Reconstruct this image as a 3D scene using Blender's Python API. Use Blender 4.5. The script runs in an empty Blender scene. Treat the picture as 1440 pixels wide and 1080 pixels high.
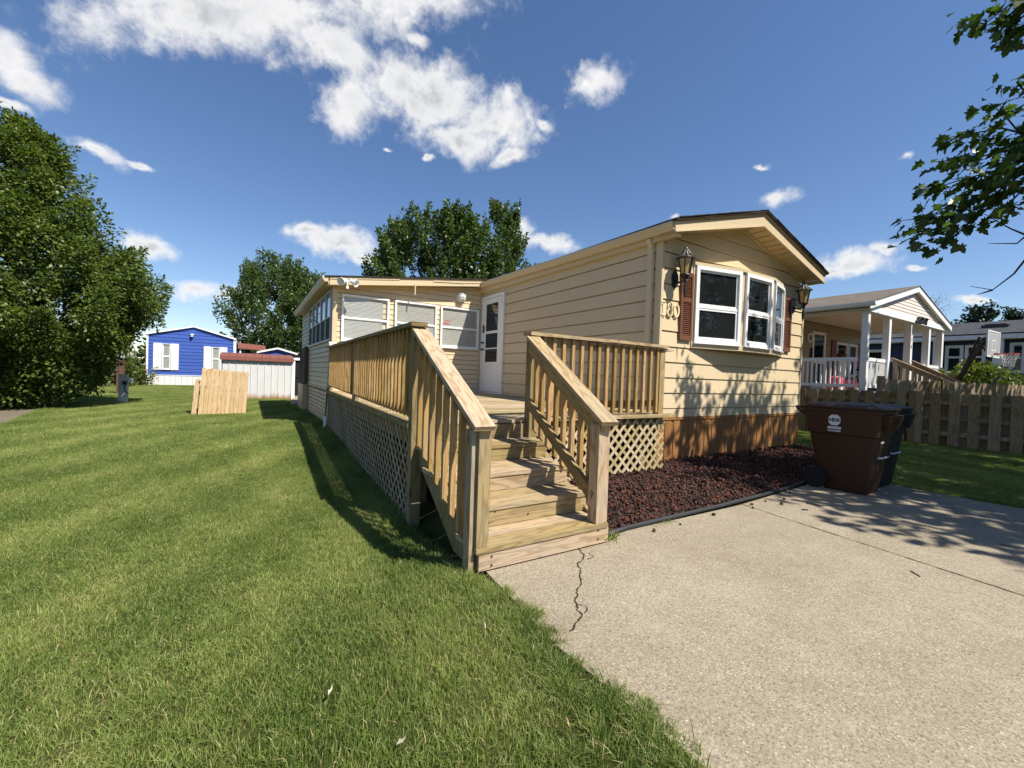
import bpy, bmesh, math, random
import numpy as np
from mathutils import Vector, Matrix
R = math.radians
random.seed(7)
rng = np.random.default_rng(7)
scene = bpy.context.scene
COL = scene.collection

# ------------------------------------------------------------------ camera
cam_d = bpy.data.cameras.new("camera")
cam = bpy.data.objects.new("camera", cam_d)
COL.objects.link(cam)
cam_d.sensor_width = 36.0
cam_d.lens = 36.0 * 601.0 / 1440.0
cam_d.clip_start = 0.05
cam_d.clip_end = 3000.0
_L = Vector((-372.0, -24.0, 601.0)).normalized()
_X = Vector((970.0, 21.0, 601.0)).normalized()
_Y = (_L - _X * _L.dot(_X)).normalized()
_Z = _X.cross(_Y)
if _Z.y > 0:
    _Z = -_Z
cam.matrix_world = Matrix(((_X.x, -_X.y, -_X.z, 0.0), (_Y.x, -_Y.y, -_Y.z, 0.0), (_Z.x, -_Z.y, -_Z.z, 1.3), (0, 0, 0, 1)))
scene.camera = cam

# ------------------------------------------------------------------ sky, sun, exposure
SUN_T = Vector((-0.30, 0.65, -1.0)).normalized()      # the way the light travels
SUN_EL = math.asin(-SUN_T.z)
SUN_AZ = math.atan2(-SUN_T.x, -SUN_T.y)
sun_d = bpy.data.lights.new("sun", 'SUN')
sun_d.energy = 5.0
sun_d.angle = R(0.5)
sun_d.color = (1.0, 0.94, 0.84)
sun = bpy.data.objects.new("sun", sun_d)
COL.objects.link(sun)
sun.rotation_euler = SUN_T.to_track_quat('-Z', 'Y').to_euler()
sun.location = (0, 0, 30)
vs = scene.view_settings
scene.display_settings.display_device = 'sRGB'
vs.view_transform = 'Standard'
vs.look = 'None'
vs.exposure = 0.75
vs.gamma = 1.0
vs.use_curve_mapping = False

# clouds stand on the sky dome: (group, threshold shift, centre direction, long axis, half sizes)
CLOUDS = [
    ('A', 0, [-0.0277, 0.8286, 0.5592], [0.9051, -0.2166, 0.3659], 0.2121, 0.0457),
    ('A', 0, [0.2043, 0.7363, 0.6451], [0.906, -0.3918, 0.1603], 0.1807, 0.0563),
    ('A', 0, [0.0964, 0.8235, 0.5591], [0.9937, -0.047, -0.1021], 0.1041, 0.0521),
    ('A', 0, [0.1441, 0.8534, 0.5009], [0.9702, -0.0222, -0.2413], 0.0518, 0.064),
    ('A', 0, [-0.0992, 0.8281, 0.5517], [0.9716, -0.039, 0.2333], 0.101, 0.0207),
    ('B', 0, [0.2807, 0.7972, 0.5345], [0.9439, -0.3301, -0.0033], 0.1418, 0.07),
    ('B', 0, [0.4007, 0.7606, 0.5108], [0.9159, -0.3465, -0.2026], 0.1123, 0.0638),
    ('B', 0, [0.2283, 0.8061, 0.546], [0.919, -0.3635, 0.1525], 0.0787, 0.0448),
    ('B', 0, [0.3676, 0.8024, 0.4701], [0.92, -0.3875, -0.058], 0.0862, 0.0364),
    ('B', 0, [0.4582, 0.769, 0.4457], [0.7996, -0.5757, 0.1712], 0.0439, 0.0172),
    ('B', 0, [0.4951, 0.7104, 0.5003], [0.8631, -0.3358, -0.3773], 0.0252, 0.0126),
    ('C', 0.12, [0.2551, 0.759, 0.5991], [0.9642, -0.2461, -0.0988], 0.0264, 0.0131),
    ('C', 0.12, [0.5537, 0.6226, 0.5529], [0.6807, -0.7209, 0.13], 0.058, 0.0381),
    ('C', 0.12, [0.3097, 0.8461, 0.4339], [0.9146, -0.3899, 0.1076], 0.0129, 0.0078),
    ('C', 0.12, [0.2276, 0.8651, 0.447], [0.9727, -0.1803, -0.1464], 0.013, 0.0053),
    ('W', 0.16, [-0.2682, 0.8792, 0.3937], [0.8207, 0.4226, -0.3846], 0.0476, 0.0298),
    ('W', 0.16, [-0.2805, 0.8639, 0.4183], [0.7439, 0.471, -0.4741], 0.0355, 0.0382),
    ('W', 0.16, [-0.2884, 0.8902, 0.3528], [0.9531, 0.2317, 0.1946], 0.0268, 0.0096),
    ('W', 0.16, [-0.2152, 0.9203, 0.3267], [0.9289, 0.2962, -0.2225], 0.0398, 0.0198),
    ('W', 0.16, [-0.1584, 0.9328, 0.3237], [0.9855, 0.1693, -0.0058], 0.0191, 0.0081),
    ('L', 0.08, [-0.1411, 0.9695, 0.2004], [0.9779, 0.1681, -0.1247], 0.0434, 0.0273),
    ('L', 0.08, [-0.0897, 0.9867, 0.1356], [0.9957, 0.0857, 0.0352], 0.0544, 0.0183),
    ('L', 0.08, [0.1611, 0.9522, 0.2594], [0.9863, -0.1462, -0.0759], 0.1057, 0.035),
    ('L', 0.08, [0.094, 0.9554, 0.2801], [0.9759, -0.1441, 0.1638], 0.0531, 0.0177),
    ('L', 0.08, [0.2186, 0.948, 0.2312], [0.9757, -0.2092, -0.0646], 0.0584, 0.018),
    ('L', 0.08, [0.5607, 0.7748, 0.2919], [0.8082, -0.5888, 0.0105], 0.0703, 0.0212),
    ('L', 0.08, [0.5103, 0.8002, 0.315], [0.8381, -0.5448, 0.0261], 0.0282, 0.0269),
    ('L', 0.08, [0.8313, 0.4317, 0.3501], [0.4834, -0.8724, -0.072], 0.0398, 0.0178),
    ('L', 0.08, [0.9162, 0.3354, 0.219], [0.3675, -0.9214, -0.1262], 0.0667, 0.0249),
    ('L', 0.08, [0.9072, 0.3643, 0.2104], [0.3924, -0.9131, -0.111], 0.036, 0.0179),
    ('L', 0.08, [0.9261, 0.2941, 0.2365], [0.3345, -0.9298, -0.1536], 0.023, 0.0167),
    ('L', 0.08, [0.7409, 0.5728, 0.3507], [0.6357, -0.7665, -0.0913], 0.0122, 0.0068),
    ('L', 0.08, [0.8043, 0.4416, 0.3977], [0.5377, -0.8256, -0.1709], 0.0185, 0.0061),
    ('L', 0.08, [0.9726, 0.1863, 0.1395], [0.2011, -0.9743, -0.1011], 0.0293, 0.0077),
    ('L', 0.08, [-0.0121, 0.9907, 0.1354], [0.9924, -0.0047, 0.1233], 0.0738, 0.0192),
    ('L', 0.08, [0.9454, 0.2566, 0.2008], [0.2867, -0.948, -0.1384], 0.0138, 0.0047),
    ('S', 0.3, [0.8869, 0.2703, 0.3746], [0.3159, -0.9466, -0.0649], 0.0133, 0.0078),
]
world = bpy.data.worlds.new("World")
scene.world = world
world.use_nodes = True


class NT:
    """tiny helper round a node tree"""
    def __init__(s, tree):
        s.t = tree
        tree.nodes.clear()

    def n(s, typ, ins=None, **props):
        nd = s.t.nodes.new(typ)
        for k, v in props.items():
            setattr(nd, k, v)
        for k, v in (ins or {}).items():
            s.set(nd.inputs[k], v)
        return nd

    def set(s, sock, v):
        if isinstance(v, bpy.types.NodeSocket):
            s.t.links.new(v, sock)
        elif isinstance(v, bpy.types.Node):
            s.t.links.new(v.outputs[0], sock)
        else:
            if hasattr(sock.default_value, '__len__') and not isinstance(v, str):
                v = tuple(v)
                if len(sock.default_value) == 4 and len(v) == 3:
                    v = v + (1.0,)
            sock.default_value = v

    def math(s, op, a, b=0.0, c=None, clamp=False):
        ins = {0: a, 1: b}
        if c is not None:
            ins[2] = c
        return s.n('ShaderNodeMath', ins, operation=op, use_clamp=clamp).outputs[0]

    def vmath(s, op, a, b=(0, 0, 0)):
        return s.n('ShaderNodeVectorMath', {0: a, 1: b}, operation=op).outputs[0]

    def scale(s, v, k):
        return s.n('ShaderNodeMapping', {'Vector': v, 'Scale': k}).outputs[0]

    def noise(s, vec, scale, detail=3.0, rough=0.55, color=False, dist=0.0):
        nd = s.n('ShaderNodeTexNoise', {'Vector': vec, 'Scale': scale, 'Detail': detail, 'Roughness': rough, 'Distortion': dist})
        return nd.outputs[1 if color else 0]

    def mix(s, f, a, b, blend='MIX'):
        nd = s.n('ShaderNodeMix', data_type='RGBA', blend_type=blend)
        s.set(nd.inputs[0], f)
        s.set(nd.inputs[6], a)
        s.set(nd.inputs[7], b)
        return nd.outputs[2]

    def ramp(s, f, stops):
        nd = s.n('ShaderNodeValToRGB', {'Fac': f})
        el = nd.color_ramp.elements
        while len(el) < len(stops):
            el.new(0.5)
        for e, (p, c) in zip(el, stops):
            e.position = p
            if not hasattr(c, '__len__'):
                c = (c, c, c)
            e.color = tuple(c) + (1.0,) if len(c) == 3 else c
        return nd.outputs[0]

    def remap(s, v, a, b, c=0.0, d=1.0, smooth=False):
        return s.n('ShaderNodeMapRange', {'Value': v, 'From Min': a, 'From Max': b, 'To Min': c, 'To Max': d},
                   interpolation_type='SMOOTHSTEP' if smooth else 'LINEAR', clamp=True).outputs[0]


def build_world():
    g = NT(world.node_tree)
    out = g.n('ShaderNodeOutputWorld')
    sky = g.n('ShaderNodeTexSky')
    sky.sky_type = 'NISHITA'
    sky.sun_disc = False
    sky.sun_elevation = SUN_EL
    sky.sun_rotation = SUN_AZ
    sky.altitude = 200.0
    sky.air_density = 1.0
    sky.dust_density = 0.15
    sky.ozone_density = 3.0
    skyc = g.mix(1.0, g.n('ShaderNodeHueSaturation', {'Color': sky.outputs[0], 'Saturation': 1.10, 'Value': 1.0}).outputs[0], (1.10, 1.05, 1.09), 'MULTIPLY')
    bg = g.n('ShaderNodeBackground', {'Color': skyc, 'Strength': 0.077})
    d = g.n('ShaderNodeTexCoord').outputs['Generated']
    warp = g.vmath('SUBTRACT', g.noise(d, 7.0, 5.0, 0.6, True), (0.5, 0.5, 0.5))
    warp = g.vmath('MULTIPLY', warp, (0.075, 0.075, 0.075))
    dw = g.vmath('ADD', d, warp)
    q = None
    for grp, off, c, a, ra, rb in CLOUDS:
        c = Vector(c).normalized()
        a = Vector(a)
        a = (a - c * a.dot(c)).normalized()
        b = c.cross(a)
        rot = Matrix((a, b, c)).transposed().to_euler()
        m = g.n('ShaderNodeMapping', {'Vector': dw, 'Location': c, 'Rotation': rot, 'Scale': (ra, rb, 0.5)}, vector_type='TEXTURE').outputs[0]
        ln = g.n('ShaderNodeVectorMath', {0: m}, operation='LENGTH').outputs['Value']
        ln = g.math('ADD', ln, off)
        q = ln if q is None else g.math('SMOOTH_MIN', q, ln, 0.25)
    fb = g.noise(d, 14.0, 9.0, 0.62)
    fb2 = g.noise(dw, 34.0, 7.0, 0.65)
    f = g.math('ADD', g.math('MULTIPLY', g.math('SUBTRACT', fb, 0.5), 1.9), g.math('MULTIPLY', g.math('SUBTRACT', fb2, 0.5), 1.05))
    e = g.math('SUBTRACT', g.math('SUBTRACT', 1.05, q), g.math('MULTIPLY', f, -1.0))
    dens = g.remap(e, -0.22, 0.80, 0, 1, True)
    # thick middles are greyer than the bright ragged edges
    thick = g.remap(e, 0.45, 1.3, 0, 1, True)
    shade = g.math('MULTIPLY', thick, g.remap(g.noise(dw, 9.0, 5.0, 0.55), 0.32, 0.62))
    fine = g.remap(fb2, 0.3, 0.7, 0.92, 1.03)
    val = g.math('MULTIPLY', g.remap(shade, 0, 1, 0.60, 0.33), fine)
    cc = g.mix(shade, (1.0, 0.99, 0.98), (0.90, 0.95, 1.02))
    cb = g.n('ShaderNodeBackground', {'Color': cc, 'Strength': val})
    ms = g.n('ShaderNodeMixShader', {0: g.math('MULTIPLY', dens, 0.96), 1: bg.outputs[0], 2: cb.outputs[0]})
    g.t.links.new(ms.outputs[0], out.inputs[0])


build_world()
scene.cycles.max_bounces = 6
scene.cycles.transparent_max_bounces = 8

# ------------------------------------------------------------------ mesh helpers
class MB:
    """collects polygons (with a UV along each board and a random tint) into ONE mesh"""
    def __init__(s):
        s.v, s.f, s.uv, s.r = [], [], [], []

    def poly(s, pts, uvs=None, r=None):
        i = len(s.v)
        s.v += [tuple(p) for p in pts]
        s.f.append(tuple(range(i, i + len(pts))))
        if uvs is None:
            p0 = Vector(pts[0])
            ax = (Vector(pts[1]) - p0)
            ax = ax.normalized() if ax.length > 1e-9 else Vector((1, 0, 0))
            nrm = Vector((0, 0, 0))
            for k in range(1, len(pts) - 1):
                nrm += (Vector(pts[k]) - p0).cross(Vector(pts[k + 1]) - p0)
            ay = nrm.normalized().cross(ax) if nrm.length > 1e-12 else Vector((0, 0, 1))
            uvs = [((Vector(p) - p0).dot(ax), (Vector(p) - p0).dot(ay)) for p in pts]
        s.uv += uvs
        s.r.append(random.random() if r is None else r)

    def hexa(s, p, r=None):
        """8 corners: 0-3 one end (ring), 4-7 the other end; the grain runs from end to end"""
        r = random.random() if r is None else r
        o = (random.random() * 90, random.random() * 90)
        P = [Vector(q) for q in p]
        cen = sum(P, Vector()) / 8
        fs = [(0, 1, 2, 3), (7, 6, 5, 4), (0, 4, 5, 1), (1, 5, 6, 2), (2, 6, 7, 3), (3, 7, 4, 0)]
        ax = ((P[4] + P[5] + P[6] + P[7]) - (P[0] + P[1] + P[2] + P[3]))
        ax = ax.normalized() if ax.length > 1e-9 else Vector((0, 0, 1))
        for f in fs:
            q = [P[k] for k in f]
            nn = (q[1] - q[0]).cross(q[2] - q[0])
            mid = sum(q, Vector()) / 4
            if nn.dot(mid - cen) < 0:
                q = q[::-1]
                nn = -nn
            nn = nn.normalized() if nn.length > 1e-12 else Vector((0, 0, 1))
            if abs(nn.dot(ax)) > 0.9:
                e1 = (q[1] - q[0]).normalized()
                e2 = nn.cross(e1)
            else:
                e1 = ax
                e2 = nn.cross(ax).normalized()
            s.poly(q, [((k - cen).dot(e1) + o[0], (k - cen).dot(e2) + o[1] + nn.x * 3 + nn.z * 5) for k in q], r)

    def box(s, c, size, rz=0.0, r=None, M=None, bev=0.0):
        """axis box; the grain follows its longest side"""
        c = Vector(c)
        h = [d / 2 for d in size]
        k = max(range(3), key=lambda i: h[i])
        a, b = [i for i in range(3) if i != k]
        M = M or Matrix.Rotation(rz, 3, 'Z')
        pts = []
        for sk in (-1, 1):
            for sa, sb in ((-1, -1), (1, -1), (1, 1), (-1, 1)):
                v = Vector((0, 0, 0))
                v[k] = sk * h[k]; v[a] = sa * h[a]; v[b] = sb * h[b]
                pts.append(c + M @ v)
        s.hexa(pts, r)

    def box2(s, lo, hi, r=None):
        s.box([(a + b) / 2 for a, b in zip(lo, hi)], [abs(b - a) for a, b in zip(lo, hi)], r=r)

    def beam(s, p0, p1, w, h, up=(0, 0, 1), r=None):
        """board from p0 to p1, w across, h along 'up' (both centred)"""
        p0, p1 = Vector(p0), Vector(p1)
        ax = (p1 - p0).normalized()
        up = Vector(up)
        sd = ax.cross(up)
        if sd.length < 1e-6:
            sd = ax.cross(Vector((0, 1, 0)))
        sd.normalize()
        u = sd.cross(ax).normalized()
        pts = []
        for p in (p0, p1):
            for a, b in ((-1, -1), (1, -1), (1, 1), (-1, 1)):
                pts.append(p + sd * (a * w / 2) + u * (b * h / 2))
        s.hexa(pts, r)

    def prism(s, pts, vec, r=None):
        """closed outline swept along vec"""
        r = random.random() if r is None else r
        vec = Vector(vec)
        P = [Vector(p) for p in pts]
        Q = [p + vec for p in P]
        n = Vector((0, 0, 0))
        for k in range(1, len(P) - 1):
            n += (P[k] - P[0]).cross(P[k + 1] - P[0])
        if n.dot(vec) > 0:
            P, Q = P[::-1], Q[::-1]
        s.poly(P, None, r)
        s.poly(Q[::-1], None, r)
        o = random.random() * 50
        acc = 0.0
        L = vec.length
        m = len(P)
        for k in range(m):
            a, b = P[k], P[(k + 1) % m]
            w = (b - a).length
            s.poly([a, Q[k], Q[(k + 1) % m], b], [(o, acc), (o + L, acc), (o + L, acc + w), (o, acc + w)], r)
            acc += w

    def tube(s, pts, rad, n=8, r=None, cap=True):
        r = random.random() if r is None else r
        P = [Vector(p) for p in pts]
        if not hasattr(rad, '__len__'):
            rad = [rad] * len(P)
        rings = []
        prev = None
        acc = 0.0
        for i, p in enumerate(P):
            t = (P[min(i + 1, len(P) - 1)] - P[max(i - 1, 0)]).normalized()
            ref = prev if prev is not None else (Vector((0, 0, 1)) if abs(t.z) < 0.9 else Vector((1, 0, 0)))
            u = (ref - t * ref.dot(t)).normalized()
            prev = u
            w = t.cross(u)
            base = len(s.v)
            for k in range(n):
                a = 2 * math.pi * k / n
                s.v.append(tuple(p + (u * math.cos(a) + w * math.sin(a)) * rad[i]))
            if i:
                acc += (P[i] - P[i - 1]).length
            rings.append((base, acc))
        for i in range(len(rings) - 1):
            b0, u0 = rings[i]
            b1, u1 = rings[i + 1]
            for k in range(n):
                k2 = (k + 1) % n
                s.f.append((b0 + k, b0 + k2, b1 + k2, b1 + k))
                v0, v1 = k / n * 0.3, (k + 1) / n * 0.3
                s.uv += [(u0, v0), (u0, v1), (u1, v1), (u1, v0)]
                s.r.append(r)
        if cap:
            for b0, rev in ((rings[0][0], True), (rings[-1][0], False)):
                idx = tuple(range(b0, b0 + n))
                s.f.append(idx[::-1] if rev else idx)
                s.uv += [(0, 0)] * n
                s.r.append(r)

    def lathe(s, c, prof, n=16, M=None, r=None):
        """prof: (radius, height) pairs turned round the local z axis through c"""
        r = random.random() if r is None else r
        c = Vector(c)
        M = M or Matrix.Identity(3)
        base = len(s.v)
        for rr, z in prof:
            for k in range(n):
                a = 2 * math.pi * (k + 0.5) / n
                s.v.append(tuple(c + M @ Vector((rr * math.cos(a), rr * math.sin(a), z))))
        for i in range(len(prof) - 1):
            for k in range(n):
                k2 = (k + 1) % n
                s.f.append((base + i * n + k, base + i * n + k2, base + (i + 1) * n + k2, base + (i + 1) * n + k))
                s.uv += [(i, k), (i, k + 1), (i + 1, k + 1), (i + 1, k)]
                s.r.append(r)
        for i, rev in ((0, True), (len(prof) - 1, False)):
            if prof[i][0] > 1e-5:
                idx = tuple(range(base + i * n, base + (i + 1) * n))
                s.f.append(idx[::-1] if rev else idx)
                s.uv += [(0, 0)] * n
                s.r.append(r)

    def build(s, name, mat, parent=None, smooth=False, label=None, bevel=0.0):
        me = bpy.data.meshes.new(name)
        me.from_pydata(s.v, [], s.f)
        uvl = me.uv_layers.new(name="UVMap")
        uvl.data.foreach_set('uv', np.array(s.uv, dtype=np.float32).ravel())
        at = me.attributes.new('rnd', 'FLOAT', 'FACE')
        at.data.foreach_set('value', np.array(s.r, dtype=np.float32))
        if smooth:
            me.polygons.foreach_set('use_smooth', [True] * len(me.polygons))
            me.set_sharp_from_angle(angle=R(38))
        me.materials.append(mat)
        me.update()
        o = bpy.data.objects.new(name, me)
        put(o, parent)
        if bevel:
            b = o.modifiers.new('bevel', 'BEVEL')
            b.width = bevel
            b.segments = 2
            b.limit_method = 'ANGLE'
            b.angle_limit = R(40)
        if label:
            o['label'] = label
        return o


WOFF = {}


def put(o, parent):
    """link an object whose mesh is in world coordinates under its thing"""
    COL.objects.link(o)
    if parent is not None:
        o.parent = parent
        po = WOFF.get(parent.name, Vector((0, 0, 0)))
        o.location = -po
    WOFF[o.name] = Vector((0, 0, 0))


def thing(name, label, cat, loc=(0, 0, 0), group=None):
    o = bpy.data.objects.new(name, None)
    COL.objects.link(o)
    o.empty_display_size = 0.2
    o.location = loc
    WOFF[o.name] = Vector(loc)
    return tag(o, label, cat, group)


def tag(o, label=None, cat=None, group=None, kind=None):
    if label: o['label'] = label
    if cat: o['category'] = cat
    if group: o['group'] = group
    if kind: o['kind'] = kind
    return o


def moved_copy(o, parent, delta, label=None):
    """one more part like o, shifted (mesh data shared)"""
    c = o.copy()
    COL.objects.link(c)
    c.parent = parent
    c.location = o.location + Vector(delta)
    if label: c['label'] = label
    return c


# ------------------------------------------------------------------ materials
def new_mat(name):
    m = bpy.data.materials.new(name)
    m.use_nodes = True
    g = NT(m.node_tree)
    out = g.n('ShaderNodeOutputMaterial')
    return m, g, out


def principled(g, out, col, rough=0.6, spec=0.4, bump=None, bstr=0.3, bdist=0.01, **kw):
    p = g.n('ShaderNodeBsdfPrincipled')
    g.set(p.inputs['Base Color'], col)
    g.set(p.inputs['Roughness'], rough)
    p.inputs['Specular IOR Level'].default_value = spec
    for k, v in kw.items():
        g.set(p.inputs[k.replace('_', ' ')], v)
    if bump is not None:
        b = g.n('ShaderNodeBump', {'Height': bump, 'Strength': bstr, 'Distance': bdist})
        g.t.links.new(b.outputs[0], p.inputs['Normal'])
    g.t.links.new(p.outputs[0], out.inputs[0])
    return p


def pos(g):
    return g.n('ShaderNodeNewGeometry').outputs['Position']


def rnd(g):
    a = g.n('ShaderNodeAttribute', attribute_name='rnd').outputs['Fac']
    o = g.n('ShaderNodeObjectInfo').outputs['Random']
    return g.math('FRACT', g.math('ADD', a, g.math('MULTIPLY', o, 7.31)))


def paint(name, col, rough=0.55, var=0.10, spec=0.35, dirt=None, bump=0.08, bscale=60.0, board=0.0, streak=0.17):
    """painted or moulded surface: faint mottling, runs of dirt, tiny unevenness"""
    m, g, out = new_mat(name)
    p = pos(g)
    n1 = g.noise(p, 1.7, 5.0, 0.6)
    n2 = g.noise(g.scale(p, (9.0, 9.0, 0.9)), 1.6, 4.0, 0.6)
    n3 = g.noise(p, 22.0, 3.0, 0.6)
    k = g.math('ADD', 1.0 - var - streak * 0.5, g.math('MULTIPLY', n1, 2 * var))
    k = g.math('ADD', k, g.math('MULTIPLY', n2, streak))
    k = g.math('ADD', k, g.math('MULTIPLY', g.math('SUBTRACT', n3, 0.5), var * 0.8))
    if board:
        k = g.math('ADD', k, g.math('MULTIPLY', g.math('SUBTRACT', rnd(g), 0.5), board))
    cc = g.mix(1.0, tuple(col), g.n('ShaderNodeCombineColor', {0: k, 1: k, 2: k}).outputs[0], 'MULTIPLY')
    if dirt:
        z = g.remap(n2, 0.56, 0.82, 0, 0.55)
        cc = g.mix(z, cc, dirt)
    fine = g.noise(g.scale(p, (1, 1, 2.5)), bscale, 3.0, 0.6)
    principled(g, out, cc, g.math('ADD', rough - 0.06, g.math('MULTIPLY', n3, 0.12)), spec, fine, bump, 0.004)
    return m


def wood(name, light, dark, grey=0.35, knots=True, rough=0.72, green=0.0, tint=0.46):
    m, g, out = new_mat(name)
    uv = g.n('ShaderNodeUVMap', uv_map='UVMap').outputs[0]
    r = rnd(g)
    sh = g.n('ShaderNodeCombineXYZ', {0: g.math('MULTIPLY', r, 37.0), 1: g.math('MULTIPLY', r, 11.0), 2: r}).outputs[0]
    uvs = g.vmath('ADD', uv, sh)
    warp = g.noise(g.scale(uvs, (1.3, 9.0, 1.0)), 1.0, 3.0, 0.5)
    rings = g.math('SINE', g.math('ADD', g.math('MULTIPLY', warp, 46.0), g.math('MULTIPLY', g.n('ShaderNodeSeparateXYZ', {0: uvs}).outputs[1], 60.0)))
    rings = g.remap(rings, -0.2, 1.0, 0, 1, True)
    fib = g.noise(g.scale(uvs, (6.0, 190.0, 1.0)), 1.0, 4.0, 0.7)
    blot = g.noise(g.scale(uvs, (1.6, 5.0, 1.0)), 1.0, 4.0, 0.55)
    c = g.mix(g.math('MULTIPLY', rings, 0.75), light, dark)
    c = g.mix(g.remap(fib, 0.42, 0.72, 0, 0.5), c, tuple(x * 0.55 for x in dark))
    gr = (0.295, 0.258, 0.185)
    c = g.mix(g.math('MULTIPLY', g.remap(blot, 0.42, 0.72), grey), c, gr)
    if green:
        c = g.mix(g.math('MULTIPLY', g.remap(g.noise(pos(g), 2.2, 4, 0.6), 0.46, 0.66), green), c, (0.12, 0.125, 0.055))
    h = rings
    if knots:
        vo = g.n('ShaderNodeTexVoronoi', {'Vector': g.scale(uvs, (2.2, 9.5, 1.0)), 'Scale': 1.0, 'Randomness': 1.0})
        dd = vo.outputs['Distance']
        pick = g.math('GREATER_THAN', g.n('ShaderNodeSeparateColor', {0: vo.outputs['Color']}).outputs[0], 0.62)
        kn = g.math('MULTIPLY', g.remap(dd, 0.05, 0.125, 1, 0, True), pick)
        halo = g.math('MULTIPLY', g.remap(dd, 0.08, 0.30, 0.45, 0, True), pick)
        c = g.mix(halo, c, tuple(x * 0.75 for x in dark))
        c = g.mix(g.math('MULTIPLY', kn, 0.85), c, (0.055, 0.03, 0.014))
    k = g.math('ADD', 1.0 - tint / 2, g.math('MULTIPLY', r, tint))
    c = g.mix(1.0, c, g.n('ShaderNodeCombineColor', {0: k, 1: k, 2: g.math('MULTIPLY', k, k)}).outputs[0], 'MULTIPLY')
    principled(g, out, c, rough, 0.25, g.math('ADD', g.math('MULTIPLY', h, 0.4), fib), 0.35, 0.004)
    return m


def flat(name, col, rough=0.5, spec=0.4, metal=0.0, **kw):
    m, g, out = new_mat(name)
    n = g.noise(pos(g), 13.0, 4.0, 0.6)
    c = g.mix(1.0, tuple(col), g.ramp(n, [(0.25, 0.86), (0.75, 1.12)]), 'MULTIPLY')
    principled(g, out, c, g.math('ADD', rough - 0.08, g.math('MULTIPLY', n, 0.16)), spec, n, 0.05, 0.01, Metallic=metal, **kw)
    return m


def pane(name, col=(0.012, 0.013, 0.014), wav=0.06, rough=0.03):
    """window glass over a dark room: dark body, clear mirror-like coat"""
    m, g, out = new_mat(name)
    n = g.noise(pos(g), 2.2, 2.0, 0.5)
    c = g.mix(n, tuple(x * 0.5 for x in col), tuple(x * 1.6 for x in col))
    principled(g, out, c, rough, 0.6, n, wav, 0.05)
    return m


def thin_glass(name):
    m, g, out = new_mat(name)
    tr = g.n('ShaderNodeBsdfTransparent', {'Color': (0.94, 0.95, 0.94)})
    gl = g.n('ShaderNodeBsdfGlossy', {'Color': (0.9, 0.92, 0.95), 'Roughness': 0.02})
    mx = g.n('ShaderNodeMixShader', {0: 0.07, 1: tr.outputs[0], 2: gl.outputs[0]})
    g.t.links.new(mx.outputs[0], out.inputs[0])
    return m


def leafmat(name, dark, light, trans=0.35, sheen=0.35, yellow=None):
    m, g, out = new_mat(name)
    r = g.n('ShaderNodeAttribute', attribute_name='rnd').outputs['Fac']
    n = g.noise(pos(g), 0.9, 3.0, 0.6)
    f = g.math('ADD', g.math('MULTIPLY', r, 0.6), g.math('MULTIPLY', n, 0.4))
    c = g.ramp(f, [(0.12, dark), (0.85, light)])
    if yellow:
        c = g.mix(g.remap(r, 0.9, 0.97, 0, 0.7), c, yellow)
    p = g.n('ShaderNodeBsdfPrincipled', {'Base Color': c, 'Roughness': 0.42})
    p.inputs['Specular IOR Level'].default_value = sheen
    tl = g.n('ShaderNodeBsdfTranslucent', {'Color': g.mix(1.0, c, (1.5, 1.7, 0.6), 'MULTIPLY')})
    mx = g.n('ShaderNodeMixShader', {0: trans, 1: p.outputs[0], 2: tl.outputs[0]})
    g.t.links.new(mx.outputs[0], out.inputs[0])
    return m


def bark(name, a, b):
    m, g, out = new_mat(name)
    p = pos(g)
    n = g.noise(g.scale(p, (14, 14, 3)), 1.0, 5.0, 0.65)
    principled(g, out, g.ramp(n, [(0.3, a), (0.7, b)]), 0.9, 0.1, n, 0.8, 0.02)
    return m


M = {}
M['cream'] = paint('cream_siding', (0.575, 0.46, 0.292), 0.5, 0.07, 0.3, (0.40, 0.30, 0.17), 0.25, 45.0, board=0.05)
M['cream_trim'] = paint('cream_trim', (0.575, 0.46, 0.292), 0.45, 0.06, 0.35, (0.42, 0.32, 0.18))
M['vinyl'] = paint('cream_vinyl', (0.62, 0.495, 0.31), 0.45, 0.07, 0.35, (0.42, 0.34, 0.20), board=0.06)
M['tan_shade_vinyl'] = paint('tan_vinyl', (0.50, 0.345, 0.20), 0.5, 0.10, 0.3, (0.3, 0.2, 0.11), board=0.08)  # own tan of the skirting; on the drip board it stands for shade
M['vinyl_shaded'] = paint('cream_vinyl_shaded', (0.57, 0.475, 0.315), 0.5, 0.08, 0.3, (0.3, 0.27, 0.2), board=0.06)  # greyer copy of the cream vinyl, shade of the side wall in its colour
M['soffit'] = paint('soffit', (0.55, 0.41, 0.22), 0.5, 0.07, 0.3)
M['skirt'] = paint('brown_skirting', (0.30, 0.142, 0.052), 0.5, 0.10, 0.35, (0.16, 0.075, 0.03), streak=0.2)
M['white'] = paint('white_vinyl', (0.78, 0.78, 0.77), 0.35, 0.04, 0.45, (0.5, 0.48, 0.42), streak=0.06)
M['white_metal'] = paint('white_painted_steel', (0.74, 0.735, 0.70), 0.4, 0.06, 0.4, (0.50, 0.40, 0.27), streak=0.16)
M['door_white'] = paint('white_door', (0.76, 0.76, 0.75), 0.35, 0.03, 0.45)
M['shutter'] = paint('brown_shutter', (0.150, 0.060, 0.033), 0.4, 0.09, 0.4)
M['black'] = paint('black_metal', (0.014, 0.013, 0.013), 0.38, 0.15, 0.5)
M['lantern_roof'] = paint('lantern_roof', (0.040, 0.036, 0.033), 0.45, 0.25, 0.5, (0.16, 0.14, 0.12))
M['amber'] = flat('amber_glass', (0.42, 0.27, 0.10), 0.25, 0.5)
M['pane'] = pane('dark_pane')
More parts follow.
